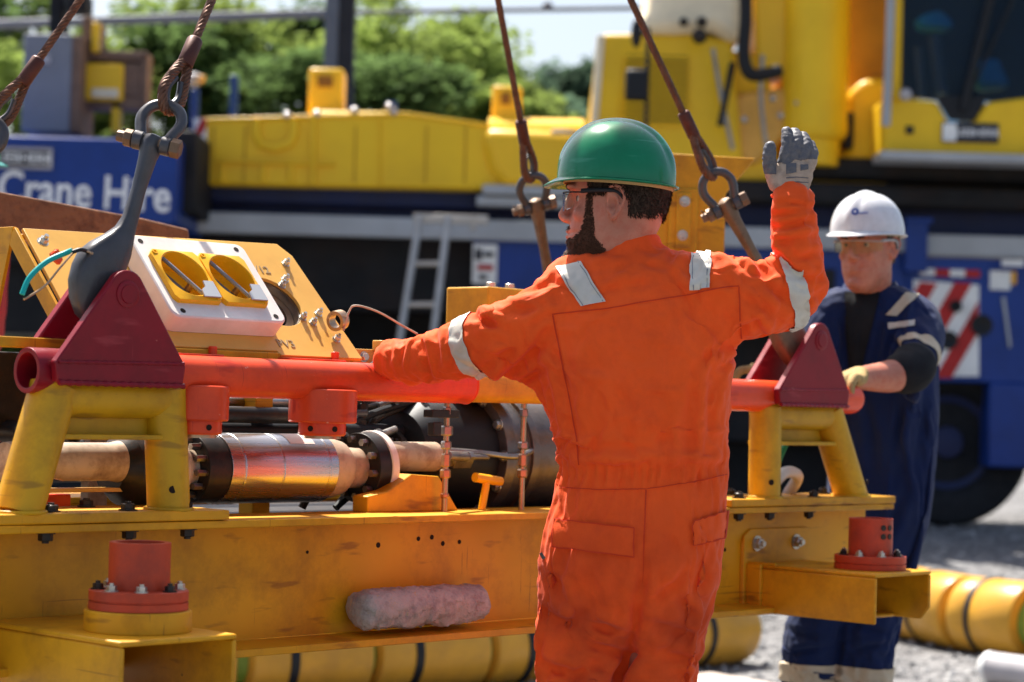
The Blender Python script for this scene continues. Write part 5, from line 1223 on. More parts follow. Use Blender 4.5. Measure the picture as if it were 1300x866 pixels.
for i in range(5200):
    y = 6.5+12*rg.random()**1.3; x = rg.uniform(-.27, .27)*y; r_ = rg.uniform(.012, .035); c = V((x, y, gz(y)+r_*.2))
    vs = []
    q = Matrix.Rotation(rg.uniform(0, 6.3), 3, 'Z')
    for k in ((1, 0, 0), (0, 1, 0), (-1, 0, 0), (0, -1, 0)): vs.append(bm.verts.new(c+q @ (V(k)*r_*rg.uniform(.7, 1.3))))
    tp = bm.verts.new(c+V((rg.uniform(-.3, .3)*r_, rg.uniform(-.3, .3)*r_, r_*.7)))
    for k in range(4): bm.faces.new((vs[k], vs[(k+1) % 4], tp))
tag(obj('gravel_stones', bm, mat('stone_chips', (.28, .275, .27), .9, vary=.6, dscale=14), smooth=0, keep=True), 'loose grey gravel stones scattered over the yard', 'gravel', kind='stuff')

# ================================================================== sleeved tubes on the ground
def sleeve_tube(pts, r, label, seglen=.62):
    sp = spline(pts, 12); t = thing('sleeved_tube', label, 'tube', sp[len(sp)//2], 'yellow segmented sleeves on the gravel')
    L = [0]
    for a, b_ in zip(sp, sp[1:]): L.append(L[-1]+(b_-a).length)
    def at(s):
        for i in range(len(L)-1):
            if L[i+1] >= s or i == len(L)-2: k = (s-L[i])/(L[i+1]-L[i]); return sp[i].lerp(sp[i+1], k)
    nseg = max(1, int(L[-1]/seglen))
    for i in range(nseg):
        a, b_ = at(i*seglen+.008), at((i+1)*seglen-.008); d = b_-a; l = d.length
        bm = BM(); lathe(bm, a, d, [(0, r*.8), (.012, r*.97), (.03, r), (l*.30, r), (l*.31, r*.985), (l*.36, r*.985), (l*.37, r), (l-.03, r), (l-.012, r*.97), (l, r*.8)], 32); s_ = obj('sleeve_segment', bm, tube, t)
        for f in (.335,):
            bm = BM(); hollow(bm, a+d*(f-.035), a+d*(f+.035), r+.004, r-.01, 32); obj('black_strap', bm, black, s_)
        if i % 2:
            bm = BM(); box(bm, (-.02, -.03, 0), (.02, .03, .012), basis((1, 0, 0), (0, 0, 1), (0, -1, 0), a+d*.6+V((0, -r-.001, .02)))); obj('segment_lug', bm, tube, s_)
    bm = BM(); tubep(bm, sp, r*.72, 20); obj('inner_core', bm, lime, t)
    return t
r_ = .2
def G(x, Y, z=0): p = PY(x, 700, Y); p.z = gz(Y)+z; return p
sleeve_tube([G(120, 8.9, .17), G(330, 9.1, .17), G(520, 9.5, .17), G(720, 10.0, .17), G(945, 10.9, .17)], .17, 'nearer yellow sleeved tube on the gravel below the front beam', .58)
sleeve_tube([G(1120, 12.6, r_), G(1200, 11.9, r_), G(1320, 11.3, r_), G(1500, 10.9, r_), G(1700, 10.8, r_)], r_, 'farther yellow sleeved tube on the gravel behind the navy worker', .48)
t = thing('grey_pipe', 'short grey pipe with cream capped end lying at the bottom right corner', 'pipe', G(1290, 10.1))
bm = BM(); a, b_ = G(1262, 10.2, .085), G(1420, 9.7, .085); cyl(bm, a, b_, .075, seg=28); obj('pipe_body', bm, greyp, t)
bm = BM(); d = (b_-a).normalized(); lathe(bm, a-d*.05, d, [(0, .03), (.012, .062), (.03, .076), (.06, .078)], 28); obj('end_cap', bm, white, t)
bm = BM(); m = Matrix.Translation(G(925, 9.6, .03)) @ Matrix.Rotation(R(35), 4, 'Z'); box(bm, (-.35, -.5, -.03), (.35, .5, 0), m); tag(obj('plywood_board', bm, boardm, bevel=.004), 'pale plywood board lying on the gravel between the two workers', 'board')
c = G(1163, 12.9)
bm = ball(c+V((0, 0, .11)), (.14, .12, .10)); tag(obj('white_sack', bm, white), 'small white sack beside the far sleeved tube', 'sack')

# ================================================================== mobile crane
YC = 18.0; GZ = .32
def c2(x, y, Y=YC): return PY(x, y, Y)
def bx(bm, x0, y0, x1, y1, Y=YC, dep=.5):
    c = PY((x0+x1)/2, (y0+y1)/2, Y); w_, h = (x1-x0)/FPX*Y/2, (y1-y0)/FPX*Y/2
    return box(bm, (c.x-w_, Y, c.z-h), (c.x+w_, Y+dep, c.z+h))
def pg(bm, pts, Y=YC, dep=.5): return prism(bm, [PY(x, y, Y) for x, y in pts], (0, dep, 0))
crane = thing('mobile_crane', 'large yellow mobile crane with navy chassis filling the background', 'mobile crane', (c2(800, 700).x, YC+1, GZ))
def cp(nm, bm, m, bev=.0, par=None, smooth=40): return obj(nm, bm, m, par or crane, bev, smooth)
# chassis
bm = BM(); bx(bm, 225, 240, 1500, 300, YC+.25, 2.2); bx(bm, 245, 232, 700, 262, YC+.1, 1.8); chs = cp('chassis', bm, cblue2, .02)
bm = BM(); bx(bm, 235, 281, 1155, 303+4, YC-.05, .12); cp('side_rail', bm, stripe, .01)
bm = BM(); bx(bm, 1174, 303, 1600, 330, YC-.05, .12); cp('side_rail', bm, stripe, .01)
bm = BM(); bx(bm, 230, 300, 640, 395, YC+.3, 1.8); bx(bm, 640, 380, 1160, 560, YC+.6, 1.2); bx(bm, 160, 395, 1160, 668, YC+.9, 1.2); bx(bm, 900, 196, 1560, 300, YC+.8, 1.5); cp('underframe', bm, cdark, .02)
bm = BM(); pg(bm, [(600, 300), (1155, 315), (1155, 390), (640, 392), (618, 340), (600, 330)], YC+.02, .6); cp('side_panel', bm, cblue, .015)
bm = BM(); bx(bm, 925, 340, 1060, 420, YC-.03, .1); cp('tool_locker', bm, cdark, .01)
bm = BM(); bx(bm, 600, 310, 631, 360, YC-.02, .03); sp_ = cp('warning_plate', bm, white, .0)
for (a, b_, c_, d_) in ((603, 316, 612, 330), (614, 320, 627, 326), (606, 336, 626, 343), (608, 349, 618, 355)):
    bm = BM(); bx(bm, a, b_, c_, d_, YC-.03, .008); cp('plate_mark', bm, label_dark if a != 606 else redr, par=sp_)
# rear blue panel with chevrons
bm = BM(); bx(bm, 1150, 332, 1600, 490, YC-.02, .9); bx(bm, 1255, 490, 1600, 598, YC-.02, .9); rp = cp('rear_panel', bm, cblue, .02)
bm = BM(); bx(bm, 1150, 276, 1178, 345, YC-.12, .1); bx(bm, 1150, 276, 1185, 283, YC-.14, .1); cp('corner_bracket', bm, cblue, .01)
Yp = YC-.045
bm = BM(); pg(bm, [(1160, 355), (1243, 362), (1243, 478), (1160, 478)], Yp, .02); cv = cp('chevron_board', bm, white)
for k in range(3):
    x0 = 1160+k*44
    poly = [(x0-62, 480), (x0+8, 358), (x0+30, 360), (x0-40, 480)]
    def clip(p, x, keep_left):
        out = []
        for i in range(len(p)):
            a, b_ = p[i], p[(i+1) % len(p)]; ia = (a[0] <= x) == keep_left; ib = (b_[0] <= x) == keep_left
            if ia: out.append(a)
            if ia != ib: t_ = (x-a[0])/(b_[0]-a[0]); out.append((x, a[1]+(b_[1]-a[1])*t_))
        return out
    q = clip(clip(poly, 1161, False), 1242, True)
    if len(q) > 2: bm = BM(); pg(bm, q, Yp-.006, .006); cp('red_chevron', bm, redr, par=cv)
for k in range(4):
    bm = BM(); bx(bm, 1168+k*19, 341+k*.7, 1187+k*19, 350+k*.7, Yp, .02); cp('marker_tape', bm, (white, redr)[k % 2], par=rp)
for x, y, r in ((1170, 350+50, 0), (1213, 389, 8), (1204, 432, 12), (1246, 413, 14), (1172, 415, 10)):
    if r:
        bm = BM(); o = c2(x, y, Yp-.01); lathe(bm, o+V((0, .02, 0)), (0, -1, 0), [(0, r*YC/FPX), (.05, r*YC/FPX*.95), (.05, r*YC/FPX*.5), (.02, 0)], 24); cp('round_hole_dark', bm, black, par=rp)  # black dished discs stand for dark round holes, not lamps
bm = BM(); bx(bm, 1257, 344, 1283, 368, Yp, .02); lb_ = cp('notice_label', bm, white, par=rp)
bm = BM(); bx(bm, 1284, 345, 1290, 361, Yp, .02); cp('notice_label', bm, yelp, par=rp)
bm = BM(); bx(bm, 1272, 330, 1300, 338, Yp-.1, .02); cp('notice_label', bm, white, par=rp)
bm = BM(); pg(bm, [(1272, 378), (1276, 376), (1284, 440), (1281, 442)], Yp, .03); cp('grab_handle', bm, stripe, par=rp)
# wheels
def wheel(x, y, r, Y=YC+.2):
    o = c2(x, y, Y); rr = r*YC/FPX; o.z = GZ+rr
    bm = BM(); lathe(bm, o+V((0, .5, 0)), (0, -1, 0), [(0, rr*.7), (.02, rr*.95), (.08, rr), (.40, rr), (.47, rr*.95), (.5, rr*.72), (.46, rr*.6), (.40, rr*.56)], 48); wl = cp('wheel', bm, tyre)
    bm = BM(); lathe(bm, o+V((0, .15, 0)), (0, -1, 0), [(0, rr*.58), (.06, rr*.56), (.05, rr*.48), (.01, rr*.42), (.03, rr*.2), (.10, rr*.18), (.11, .02)], 32); cp('rim', bm, cblue2, par=wl)
for x in (330, 535, 760, 1205): wheel(x, 560, 104 if x < 1000 else 108)
for x in (535, 330):
    bm = BM(); o = c2(x, 560, YC+.2); rr = 118*YC/FPX; o.z = GZ+104*YC/FPX
    pts = [o+V((math.cos(R(a))*rr, 0, math.sin(R(a))*rr)) for a in range(10, 171, 10)]+[o+V((math.cos(R(a))*(rr-.06), 0, math.sin(R(a))*(rr-.06))) for a in range(170, 9, -10)]
    prism(bm, pts, (0, .6, 0)); cp('mudguard', bm, cdark, .01)
# counterweight / boom section on the deck (left)
Y1 = YC-.1
bm = BM(); pg(bm, [(246, 150), (392, 148), (398, 140), (515, 142), (620, 158), (640, 166), (640, 242), (246, 234)], Y1, 1.4); bs = cp('outrigger_beam', bm, cyel, .03)
bm = BM(); pg(bm, [(246, 150), (515, 142), (620, 157), (620, 161), (515, 147), (246, 155)], Y1-.02, .5); cp('beam_edge', bm, cyelb, .01, bs)
bm = BM(); pg(bm, [(394, 144), (400, 144), (400, 236), (394, 236)], Y1-.05, .1); pg(bm, [(481, 145), (484, 145), (484, 238), (481, 238)], Y1-.02, .1); bx(bm, 275, 204, 425, 208, Y1-.05, .1); bx(bm, 278, 207, 283, 232, Y1-.04, .1); bx(bm, 330, 207, 336, 232, Y1-.04, .1); bx(bm, 366, 207, 372, 232, Y1-.04, .1); cp('beam_rib', bm, cyel, .01, bs)
bm = BM(); tubep(bm, [c2(x, y, Y1-.03) for x, y in ((325, 152), (325, 172), (332, 184), (350, 188), (368, 182), (373, 170), (373, 152))], .035, 8); cp('beam_boss', bm, cyel, par=bs)
for x0, y0, x1, y1 in ((391, 86, 436, 146), (624, 108, 662, 166)):
    bm = BM(); bx(bm, x0, y0, x1, y1, Y1+.3, .3); lg = cp('lifting_ear', bm, cyelb, .03, bs)
    bm = BM(); bx(bm, x0+12, y0+10, x1-14, y0+24, Y1+.27, .04); cp('ear_slot_shade', bm, mat('slot_shade', (.25, .11, .02), .7), par=lg)  # brown patch stands in for the dark inside the ear's hole
bm = BM(); pg(bm, [(246, 150), (262, 150), (262, 234), (246, 234)], Y1-.03, .02); ec = cp('end_marker', bm, white, par=bs)
bm = BM(); pg(bm, [(246, 208), (262, 178), (262, 196), (246, 228)], Y1-.036, .006); pg(bm, [(246, 170), (256, 150), (262, 150), (262, 160), (246, 190)], Y1-.036, .006); cp('red_chevron', bm, redr, par=ec)
for x, y in ((365, 147), (450, 141), (494, 136), (500, 143), (402, 145)):
    bm = ball(c2(x, y, Y1), .035); cp('deck_glint', bm, chrome, par=bs)  # bright balls added where blurred glints sit along the beam top
bm = BM(); bx(bm, 490, 128, 503, 143, Y1+.2, .1); bx(bm, 443, 134, 452, 143, Y1+.2, .1); cp('deck_post', bm, cblue, par=bs)
seamy = mat('seam_ochre', (.42, .24, .015), .6)
# rounded boom foot
bm = BM(); o = c2(668, 200, Y1); cyl(bm, c2(620, 186, Y1+.3), c2(740, 188, Y1+.3), .24, seg=28); cp('winch_drum', bm, cyelb, par=crane)
bm = BM(); pg(bm, [(612, 162), (730, 166), (760, 200), (765, 235), (640, 240), (622, 215), (615, 190)], Y1-.1, .5); cp('boom_foot', bm, cyelb, .08)
bm = BM(); bx(bm, 612, 238, 900, 250, YC-.2, .4); bx(bm, 605, 250, 720, 262, YC-.15, .2); cp('deck_edge', bm, stripe, .01)
bm = BM(); bx(bm, 700, 232, 1500, 262, YC-.05, 1.5); bx(bm, 1000, 204, 1500, 234, YC+.1, 1.4); cp('turntable', bm, cdark, .05)
# engine housing with louvres
bm = BM(); pg(bm, [(765, 42), (880, 42), (930, 50), (944, 205), (748, 205), (752, 140)], YC-.05, 1.8); eh = cp('engine_housing', bm, cyel, .04)
bm = BM(); pg(bm, [(758, 44), (768, 44), (756, 205), (746, 205)], YC-.08, .1); cp('housing_edge', bm, cream, .01, eh)
for k in range(11):
    y = 74+k*8.2; x0 = 792-k*.6; bm = BM(); c = c2((x0+875)/2, y, YC-.07); w_ = (875-x0)/FPX*YC/2
    prism(bm, [(c.x-w_, YC-.058, c.z+.020), (c.x-w_, YC-.085, c.z-.002), (c.x-w_, YC-.085, c.z-.016), (c.x-w_, YC-.058, c.z-.016)], (2*w_, 0, 0)); cp('louvre_slat', bm, cyel, par=eh)
bm = BM(); bx(bm, 795, 70, 873, 158, YC-.056, .005); cp('louvre_gap_shade', bm, black, par=eh)  # black sheet stands in for the shade between the slats
# cream tank and hoses on top
bm = BM(); a, b_ = c2(812, -30, YC+.5), c2(940, 40, YC+.2); pg(bm, [(800, 40), (822, 14), (828, -60), (945, -60), (945, 52), (925, 50), (905, 38), (858, 42)], YC-.15, 1.2); cp('counterweight_block', bm, cream, .15)
for x, y, r in ((888, 46, 10), (868, 28, 6), (891, 28, 7)):
    bm = ball(c2(x, y, YC-.25), r*YC/FPX); cp('work_lamp', bm, darkst, par=eh)
# mirrors on a mast
bm = BM(); tubep(bm, [c2(823, 35, YC-.5), c2(822, 90, YC-.5), c2(820, 160, YC-.5)], .018, 8); tubep(bm, [c2(823, 40, YC-.5), c2(812, 42, YC-.5)], .02, 8); tubep(bm, [c2(822, 104, YC-.5), c2(808, 104, YC-.5)], .02, 8); tubep(bm, [c2(820, 158, YC-.5), c2(820, 162, YC)], .018, 8); mm_ = cp('mirror_mast', bm, black)
o = obj('mirror', ball(c2(808, 42, YC-.52), (.045, .05, .12)), black, mm_)
bm = BM(); bx(bm, 794, 87, 824, 127, YC-.56, .12); obj('mirror', bm, black, mm_, .03)
# yellow bracketry between housing and boom ram
bm = BM(); pg(bm, [(905, 60), (975, 70), (990, 230), (905, 235), (925, 150)], YC+.1, .8); pg(bm, [(955, -40), (1002, -40), (1002, 100), (960, 90)], YC+.05, .5); cp('boom_bracket', bm, cyelb, .04)
bm = BM(); tubep(bm, spline([c2(945, -60, YC-.3), c2(947, 20, YC-.3), c2(944, 70, YC-.3), c2(955, 95, YC-.3), c2(990, 90, YC-.2)]), .055, 10); tubep(bm, spline([c2(930, 80, YC-.2), c2(922, 120, YC-.25), c2(914, 160, YC-.25)]), .028, 8); cp('hydraulic_hose', bm, black)
for x, y, r in ((945, 152, 5), (981, 125, 5), (991, 147, 5), (1011, 131, 3)):
    bm = ball(c2(x, y, YC-.2), r*YC/FPX); cp('bracket_glint', bm, chrome)  # bright balls added for the pale highlights between housing and ram
bm = BM(); pg(bm, [(925, 120), (1000, 110), (1010, 160), (960, 210), (925, 200)], YC+.02, .2); cp('boom_bracket', bm, yel2, .05)
# vertical ram
bm = BM(); a = c2(1035, 176, YC); lathe(bm, V((a.x, YC+.1, a.z)), (0, 0, 1), [(0, .24), (.05, .275), (.12, .278), (.14, .272), (3.0, .272)], 40); ram = cp('boom_ram', bm, cyel)
bm = BM(); lathe(bm, V((a.x, YC+.1, a.z-.22)), (0, 0, 1), [(0, .2), (.22, .22)], 32); cp('ram_foot', bm, cyel, .01, ram)
bm = BM(); bx(bm, 1072, 142, 1084, 188, YC+.1, .2); cp('ram_pin', bm, cdark, .01, ram)
bm = BM(); bx(bm, 985, 60, 1125, 235, YC+.6, .6); bx(bm, 1075, -80, 1130, 130, YC+.5, .5); cp('turret_wall', bm, mat('crane_yellow_shade', (.50, .24, .012), .5, dirt=(.3, .13, .01), damt=.5, dscale=1.5), .03)  # wall in a darker crane yellow: shade put into the colour
bm = BM(); pg(bm, [(1076, 120), (1095, 100), (1130, 98), (1130, 235), (1000, 240), (1060, 200), (1076, 190)], YC+.2, .5); cp('turret_fender', bm, cyel, .06)
# cab
bm = BM(); pg(bm, [(1122, 124), (1160, 126), (1190, 128), (1205, 156), (1235, 156), (1252, 130), (1300, 124), (1420, 118), (1420, 200), (1122, 198)], YC-.4, 1.6); cab = cp('cab_body', bm, cyel, .03)
bm = BM(); bx(bm, 1135, -90, 1146, 128, YC-.42, .3); bx(bm, 1400, -90, 1420, 128, YC-.4, 1.5); bx(bm, 1122, -110, 1420, -88, YC-.4, 1.6); bx(bm, 1122, -90, 1135, 128, YC+1.0, .2); cp('cab_frame', bm, cyel, .015, cab)
bm = BM(); pg(bm, [(1146, -90), (1402, -90), (1402, 118), (1300, 124), (1252, 130), (1235, 156), (1205, 156), (1190, 128), (1146, 122)], YC-.36, .02); cp('windscreen', bm, cabglass, par=cab)
bm = BM(); bx(bm, 1135, -90, 1410, 130, YC+1.05, .03); bx(bm, 1392, -90, 1400, 130, YC-.3, 1.3); cp('cab_lining', bm, cabin, par=cab)
bm = BM(); pg(bm, [(1187, 122), (1255, 122), (1238, 153), (1206, 153)], YC-.42, .03); cp('wiper_cowl', bm, black, .01, cab)
bm = BM(); tubep(bm, [c2(1222, 140, YC-.44), c2(1238, 75, YC-.44), c2(1262, -20, YC-.44)], .035, 8); tubep(bm, [c2(1230, 120, YC-.44), c2(1300, -30, YC-.44)], .014, 8); cp('wiper', bm, black, par=cab)
bm = BM(); tubep(bm, [c2(1134, -90, YC-.5), c2(1129, 60, YC-.5), c2(1125, 160, YC-.5)], .035, 10); cp('grab_rail', bm, stripe, par=cab)
bm = ball(c2(1150, 120, YC-.5), .05); cp('indicator_lamp', bm, greyp, par=cab)
bm = BM(); bx(bm, 1118, 195, 1420, 206, YC-.6, .4); cp('cab_step', bm, stripe, .01, cab)
bm = BM(); bx(bm, 1196, 156, 1268, 181, YC-.425, .02); pl_ = cp('cab_plate', bm, label_dark, par=cab)
bm = BM(); bx(bm, 1197, 157, 1214, 179, YC-.43, .005); cp('plate_emblem', bm, white, par=pl_)
text('plate_lettering', 'LIEBHERR', .082, lbl, pl_, basis((1, 0, 0), (0, 0, 1), (0, -1, 0), c2(1241, 169, YC-.43)), .003)
bm = BM(); bx(bm, 1150, 160, 1160, 170, YC-.42, .03); cp('lock_recess', bm, black, par=cab)
bm = BM(); pg(bm, [(1165, 20), (1195, 10), (1215, 30), (1205, 36), (1170, 34)], YC+.3, .3); pg(bm, [(1240, 75), (1270, 72), (1285, 110), (1245, 112)], YC+.3, .3); cp('glass_reflection', bm, cabrefl, .05, cab)  # teal shapes stand in for reflections on the windscreen, not a seat
bm = BM(); tubep(bm, [c2(1165, 60, YC+.3), c2(1170, 125, YC+.3)], .03, 8); tubep(bm, [c2(1185, 45, YC+.3), c2(1195, 120, YC+.3)], .05, 8); cp('cab_console', bm, linkm, par=cab)
for k in range(5):
    bm = BM(); bx(bm, 560+k*2, 160+k*14, 562+k*2, 166+k*14, Y1-.02, .02); bm.free()
for pts in (([(905, 62), (915, 120), (930, 190)]), ([(968, 70), (966, 130), (975, 200)]), ([(700, 168), (735, 172), (760, 205)])):
    bm = BM(); tubep(bm, spline([c2(x, y, YC-.25) for x, y in pts]), .02, 8); cp('glint_line', bm, steel)  # steel tubes added to carry pale highlights around the boom
for x in (270, 310, 450, 540, 590):
    bm = BM(); bx(bm, x, 160, x+1.2, 232, Y1-.012, .02); cp('panel_seam', bm, seamy, par=bs)
bm = BM(); tubep(bm, [c2(700, 160, YC-.1), c2(700, 128, YC-.1), c2(745, 128, YC-.1), c2(745, 160, YC-.1)], .012, 8); bm.free()
# ================================================================== blue truck with lettering
YT = 16.8
trk = thing('crane_hire_truck', 'blue truck body lettered Crane Hire in white at the left', 'truck', (PY(60, 600, YT).x, YT+1, GZ))
bm = BM(); bx(bm, -520, 167, 226, 276, YT, 2.0); tb = obj('truck_body', bm, cblue, trk, .03)
bm = BM(); bx(bm, -520, 276, 200, 330, YT+.3, 1.5); bx(bm, 214, 165, 248, 270, YT+.3, 1.0); obj('truck_underframe', bm, cdark, trk, .02)
text('truck_lettering', 'Crane Hire', .36, lbl, tb, basis((.80, 0, -.022), (.028, 0, 1), (0, -1, 0), PY(107, 245, YT-.004)), .004)
bm = BM(); bx(bm, -8, 187, 66, 214, YT-.03, .03); pl_ = obj('maker_plate', bm, greyp, tb)
bm = BM(); bx(bm, -4, 191, 62, 210, YT-.036, .006); obj('plate_field', bm, label_dark, pl_)
text('plate_lettering', 'LIEBHERR', .10, lbl, pl_, basis((1, 0, -.028), (.028, 0, 1), (0, -1, 0), PY(31, 201, YT-.038)), .002)
for x in (-300, 60):
    rr = .52; o = PY(x, 560, YT+.3); o.z = gz(YT)+rr; bm = BM(); lathe(bm, o+V((0, .4, 0)), (0, -1, 0), [(0, rr*.7), (.02, rr*.95), (.06, rr), (.32, rr), (.38, rr*.95), (.4, rr*.6), (.3, rr*.5)], 40); wl = obj('wheel', bm, tyre, trk)
    bm = BM(); lathe(bm, o+V((0, .1, 0)), (0, -1, 0), [(0, rr*.5), (.05, rr*.45), (.0, rr*.2), (.1, .02)], 24); obj('rim', bm, stripe, wl)
bm = BM(); bx(bm, -400, 330, 190, 420, YT+.5, 1.0); obj('truck_chassis', bm, cdark, trk, .02)
# things standing on / behind the truck
t = thing('grey_cabinet', 'tall grey cabinet standing behind the blue truck body', 'cabinet', PY(63, 170, 17.6))
bm = BM(); bx(bm, 28, 42, 90, 168, 17.6, .7); obj('cabinet_body', bm, greyc, t, .02); bm = BM(); bx(bm, 90, 44, 102, 168, 17.62, .6); obj('cabinet_side', bm, rustf, t, .01)
bm = BM(); bx(bm, 48, 70, 64, 80, 17.58, .02); obj('cabinet_plate', bm, greyp, t)
t = thing('rusty_machine', 'rusty framed machine with yellow panels beside the grey cabinet', 'machine', PY(140, 170, 17.9))
bm = BM()
for a in ((95, 64, 186, 76), (100, 122, 182, 138), (178, 66, 186, 168), (104, 20, 116, 70), (116, 28, 128, 66), (156, 80, 178, 122)): bx(bm, *a, 17.9, .25)
fr_ = obj('machine_frame', bm, rustf, t, .01)
bm = BM(); bx(bm, 98, 80, 156, 128, 17.85, .3); obj('yellow_panel', bm, cyelb, t, .02)
bm = BM(); bx(bm, 116, 112, 150, 124, 17.83, .02); obj('pale_panel', bm, cream, t, .01)
for x in (94, 141):
    bm = BM(); bx(bm, x, 128, x+11, 168, 17.9, .15); obj('yellow_leg', bm, cyelb, t, .01)
bm = BM(); bx(bm, 116, 28, 126, 66, 17.84, .1); obj('yellow_mast', bm, cyelb, t, .01)
bm = BM(); bx(bm, 62, -20, 80, 44, 18.2, .3); bx(bm, 84, -10, 110, 14, 18.1, .3); obj('dark_housing', bm, cdark, t, .02)
for x, nm, y0 in ((296, 'second blue post, plain, left of the yellow ear', 95), (246, 'blue post with a round grey lamp beside the left shackle', 112)):
    t = thing('blue_post', nm, 'post', PY(x, 160, 19.5)); bm = BM(); bx(bm, x-5, y0, x+5, 165, 19.5, .08); obj('post_shaft', bm, cblue, t, .01)
    if x < 250: obj('post_lamp', ball(PY(x+1, 101, 19.45), (.075, .06, .06)), greyp, t); obj('lamp_lens', ball(PY(x+10, 100, 19.4), .035), yel2, t)
# ladder
YL = YC-.5
lad = thing('aluminium_ladder', 'bare aluminium ladder leaning against the crane side rail', 'ladder', (PY(530, 700, YL).x, YL-.5, gz(YL-.5)))
def lp(x, y, k=0): return PY(x, y, YL-.002*(y-270))
for xt, xb in ((533, 495), (569, 540)):
    bm = BM(); a, b_ = lp(xt, 275), lp(xb-(xt-xb)*.9, 720); tubep(bm, [a, b_], .03, 8); obj('ladder_stile', bm, alu, lad)
for y in (335, 387, 439, 491):
    f = (y-275)/(445); bm = BM(); cyl(bm, lp(533-f*72, y), lp(569-f*55, y), .022, seg=10); obj('ladder_rung', bm, alu, lad)
bm = BM(); bx(bm, 524, 272, 620, 284, YL-.02, .06); bx(bm, 596, 284, 604, 292, YL-.02, .06); obj('ladder_hook', bm, alu, lad, .01)
# ================================================================== column and overhead cables
t = thing('steel_column', 'grey steel column rising behind the yellow beam', 'column', (PY(430, 300, 24).x, 24, GZ))
x_ = PY(432, 60, 24).x
bm = BM(); box(bm, (x_-.18, 24, GZ), (x_-.03, 24.3, 14)); obj('column_face', bm, colm, t, .01)
bm = BM(); box(bm, (x_-.03, 24.02, GZ), (x_+.14, 24.28, 14)); obj('column_shaded_side', bm, mat('column_shade', (.02, .022, .03), .6), t, .01)  # dark side of the column: its shade put into the colour
for i, (p, q, r_, nm) in enumerate((((150, 24), (413, 17), .055, 'thick overhead pipe left of the steel column'), ((450, 16), (820, 8), .028, 'thin overhead cable right of the steel column'))):
    a, b_ = PY(*p, 24.5), PY(*q, 24.5); d = b_-a; a -= d*(3 if i == 0 else 0); b_ += d*(0 if i == 0 else 3)
    m_ = (a+b_)/2+V((0, 0, -.03)); bm = BM(); tubep(bm, spline([a, m_, b_], 12), r_, 8)
    if i: 
        bb = ball(PY(695, 8, 24.5), .06); me = bpy.data.meshes.new('t'); bb.to_mesh(me); bb.free(); bm.from_mesh(me); bpy.data.meshes.remove(me)
    tag(obj('overhead_cable', bm, cableg), nm, 'cable')
# ================================================================== trees
def tree(seed, leaf, H=9, Wd=2.6, n=11000, ls=.20, low=.12):
    rg = random.Random(seed); t = thing('leafy_tree', 'x', 'tree', (0, 0, 0), 'trees behind the crane')
    bm = BM(); tubep(bm, spline([(0, 0, 0), (.1, .05, H*.3), (-.08, .1, H*.6), (.05, 0, H*.88)], 5), [.2-.17*i/15 for i in range(16)], 9)
    clumps = []
    for i in range(46):
        z = H*(low+(1-low)*rg.random()**.85); w_ = Wd*(1-((z/H-.42)/.62)**2)**.5 if abs((z/H-.42)/.62) < 1 else .3
        a = rg.uniform(0, 6.28); r_ = w_*rg.uniform(.2, .95); c = V((math.cos(a)*r_, math.sin(a)*r_, z)); clumps.append((c, rg.uniform(.35, .85)))
        if i % 3 == 0: tubep(bm, [V((0, 0, z*.7)), c*.5+V((0, 0, z*.42)), c], [.05, .03, .012], 5)
    obj('trunk', bm, bark, t)
    bm = BM()
    for i in range(n):
        c, r_ = clumps[rg.randrange(len(clumps))]
        d = V((rg.gauss(0, 1), rg.gauss(0, 1), rg.gauss(0, .8))); d.normalize(); p = c+d*r_*rg.random()**.45
        q = Matrix.Rotation(rg.uniform(0, 6.3), 3, 'Z') @ Matrix.Rotation(rg.uniform(-1.1, 1.1), 3, 'X') @ Matrix.Rotation(rg.uniform(-.8, .8), 3, 'Y'); s_ = ls*rg.uniform(.6, 1.3)
        vs = [bm.verts.new(p+q @ V(k)*s_) for k in ((-.5, 0, 0), (0, -.32, .03), (.5, 0, 0), (0, .32, .03))]; bm.faces.new(vs)
    obj('crown', bm, leaf, t, smooth=0, keep=True); return t
T1 = tree(1, leaf1); T2 = tree(2, leaf2); T3 = tree(4, leaf1, 8, 2.2, 9000)
T4 = tree(9, leaf3, 11, 3.6, 11000, .3, .05)
used = set()
def put(T, px, Y, ytop, label, Hn, w_=1.0, rz=0):
    top = PY(px, ytop, Y).z; s_ = (top-GZ)/Hn
    m = Matrix.Translation(V((PY(px, 300, Y).x, Y, GZ))) @ Matrix.Rotation(rz, 4, 'Z') @ Matrix.Diagonal((s_*w_, s_*w_, s_, 1))
    if T.name in used: return dup(T, m, label)
    used.add(T.name); T.matrix_world = m; ROOTM[T.name] = m; T['label'] = label; return T
put(T2, -40, 33, -20, 'dark leafy tree cut off by the left edge', 9, 1.1, 0)
put(T1, 30, 34, 8, 'bright leafy tree behind the grey cabinet', 9, 1.1, 1)
put(T1, 150, 35, 12, 'bright leafy tree behind the rusty machine', 9, 1.2, 2)
put(T2, 225, 33, 40, 'dark leafy tree behind the nearest sling', 9, 1.2, 3)
put(T3, 290, 34, 5, 'bright leafy tree behind the blue post', 8, 1.2, 4)
put(T2, 365, 36, 20, 'dark leafy tree left of the steel column', 9, 1.3, 5)
put(T1, 470, 34, 5, 'bright leafy tree just right of the steel column', 9, 1.15, 6)
put(T3, 545, 35, 28, 'bright leafy tree above the middle of the yellow beam', 8, 1.15, 1.7)
put(T1, 612, 33, 72, 'bright leafy tree left of the middle sling', 9, 1.1, 2.9)
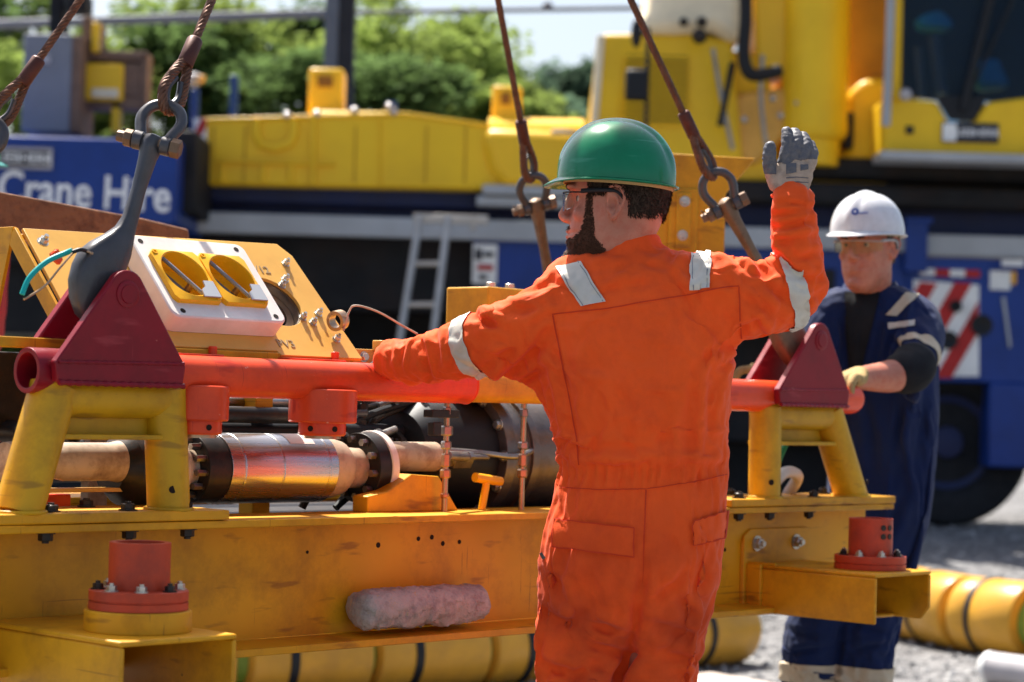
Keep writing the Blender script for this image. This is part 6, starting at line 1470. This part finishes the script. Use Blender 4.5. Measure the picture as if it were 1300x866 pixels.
put(T3, 75, 31, 70, 'small leafy tree hidden low behind the grey cabinet', 8, 1.2, .5)
put(T2, 420, 31, 75, 'low dark tree at the foot of the steel column', 9, 1.5, .9)
put(T2, 520, 31, 92, 'low dark tree behind the middle of the yellow beam', 9, 1.5, 2.1)
put(T1, 560, 32, 60, 'low bright tree between the column and the middle sling', 9, 1.3, 2.4)
put(T4, 690, 62, 52, 'dark distant tree between the two right hand slings', 11, 1.1, 0)
put(T4, 752, 64, 62, 'dark distant tree beside the crane housing', 11, 1.1, 2)
put(T4, 640, 66, 84, 'dark distant tree lowest of the far trees', 11, 1.2, 4)
bm = BM(); rg = random.Random(21)
for i in range(15000):
    x = rg.uniform(-12, .2); y = 40+rg.uniform(-1.5, 1.5); h = 5.6+1.0*noise.noise(V((x*.4, 7, 3))); z = GZ+h*rg.random()**.7; s_ = .34
    q = Matrix.Rotation(rg.uniform(0, 6.3), 3, 'Z') @ Matrix.Rotation(rg.uniform(-1.2, 1.2), 3, 'X'); vs = [bm.verts.new(V((x, y, z))+q @ V(k)*s_) for k in ((-.5, 0, 0), (0, -.4, 0), (.5, 0, 0), (0, .4, 0))]; bm.faces.new(vs)
tag(obj('hedge_foliage', bm, leaf1, smooth=0, keep=True), 'bright green undergrowth filling the gaps between the tree trunks', 'undergrowth', kind='stuff')
bm = BM(); rg = random.Random(11)
for i in range(16000):
    x = rg.uniform(-45, 60); y = 70+rg.uniform(-3, 3); h = 4.5+1.6*noise.noise(V((x*.12, 0, 3))); z = GZ+h*rg.random()**.7; s_ = .5
    q = Matrix.Rotation(rg.uniform(0, 6.3), 3, 'Z') @ Matrix.Rotation(rg.uniform(-1.2, 1.2), 3, 'X'); vs = [bm.verts.new(V((x, y, z))+q @ V(k)*s_) for k in ((-.5, 0, 0), (0, -.4, 0), (.5, 0, 0), (0, .4, 0))]; bm.faces.new(vs)
tag(obj('distant_wood', bm, leaf3, smooth=0, keep=True), 'low dark wood closing the view behind the machines', 'wood', kind='stuff')
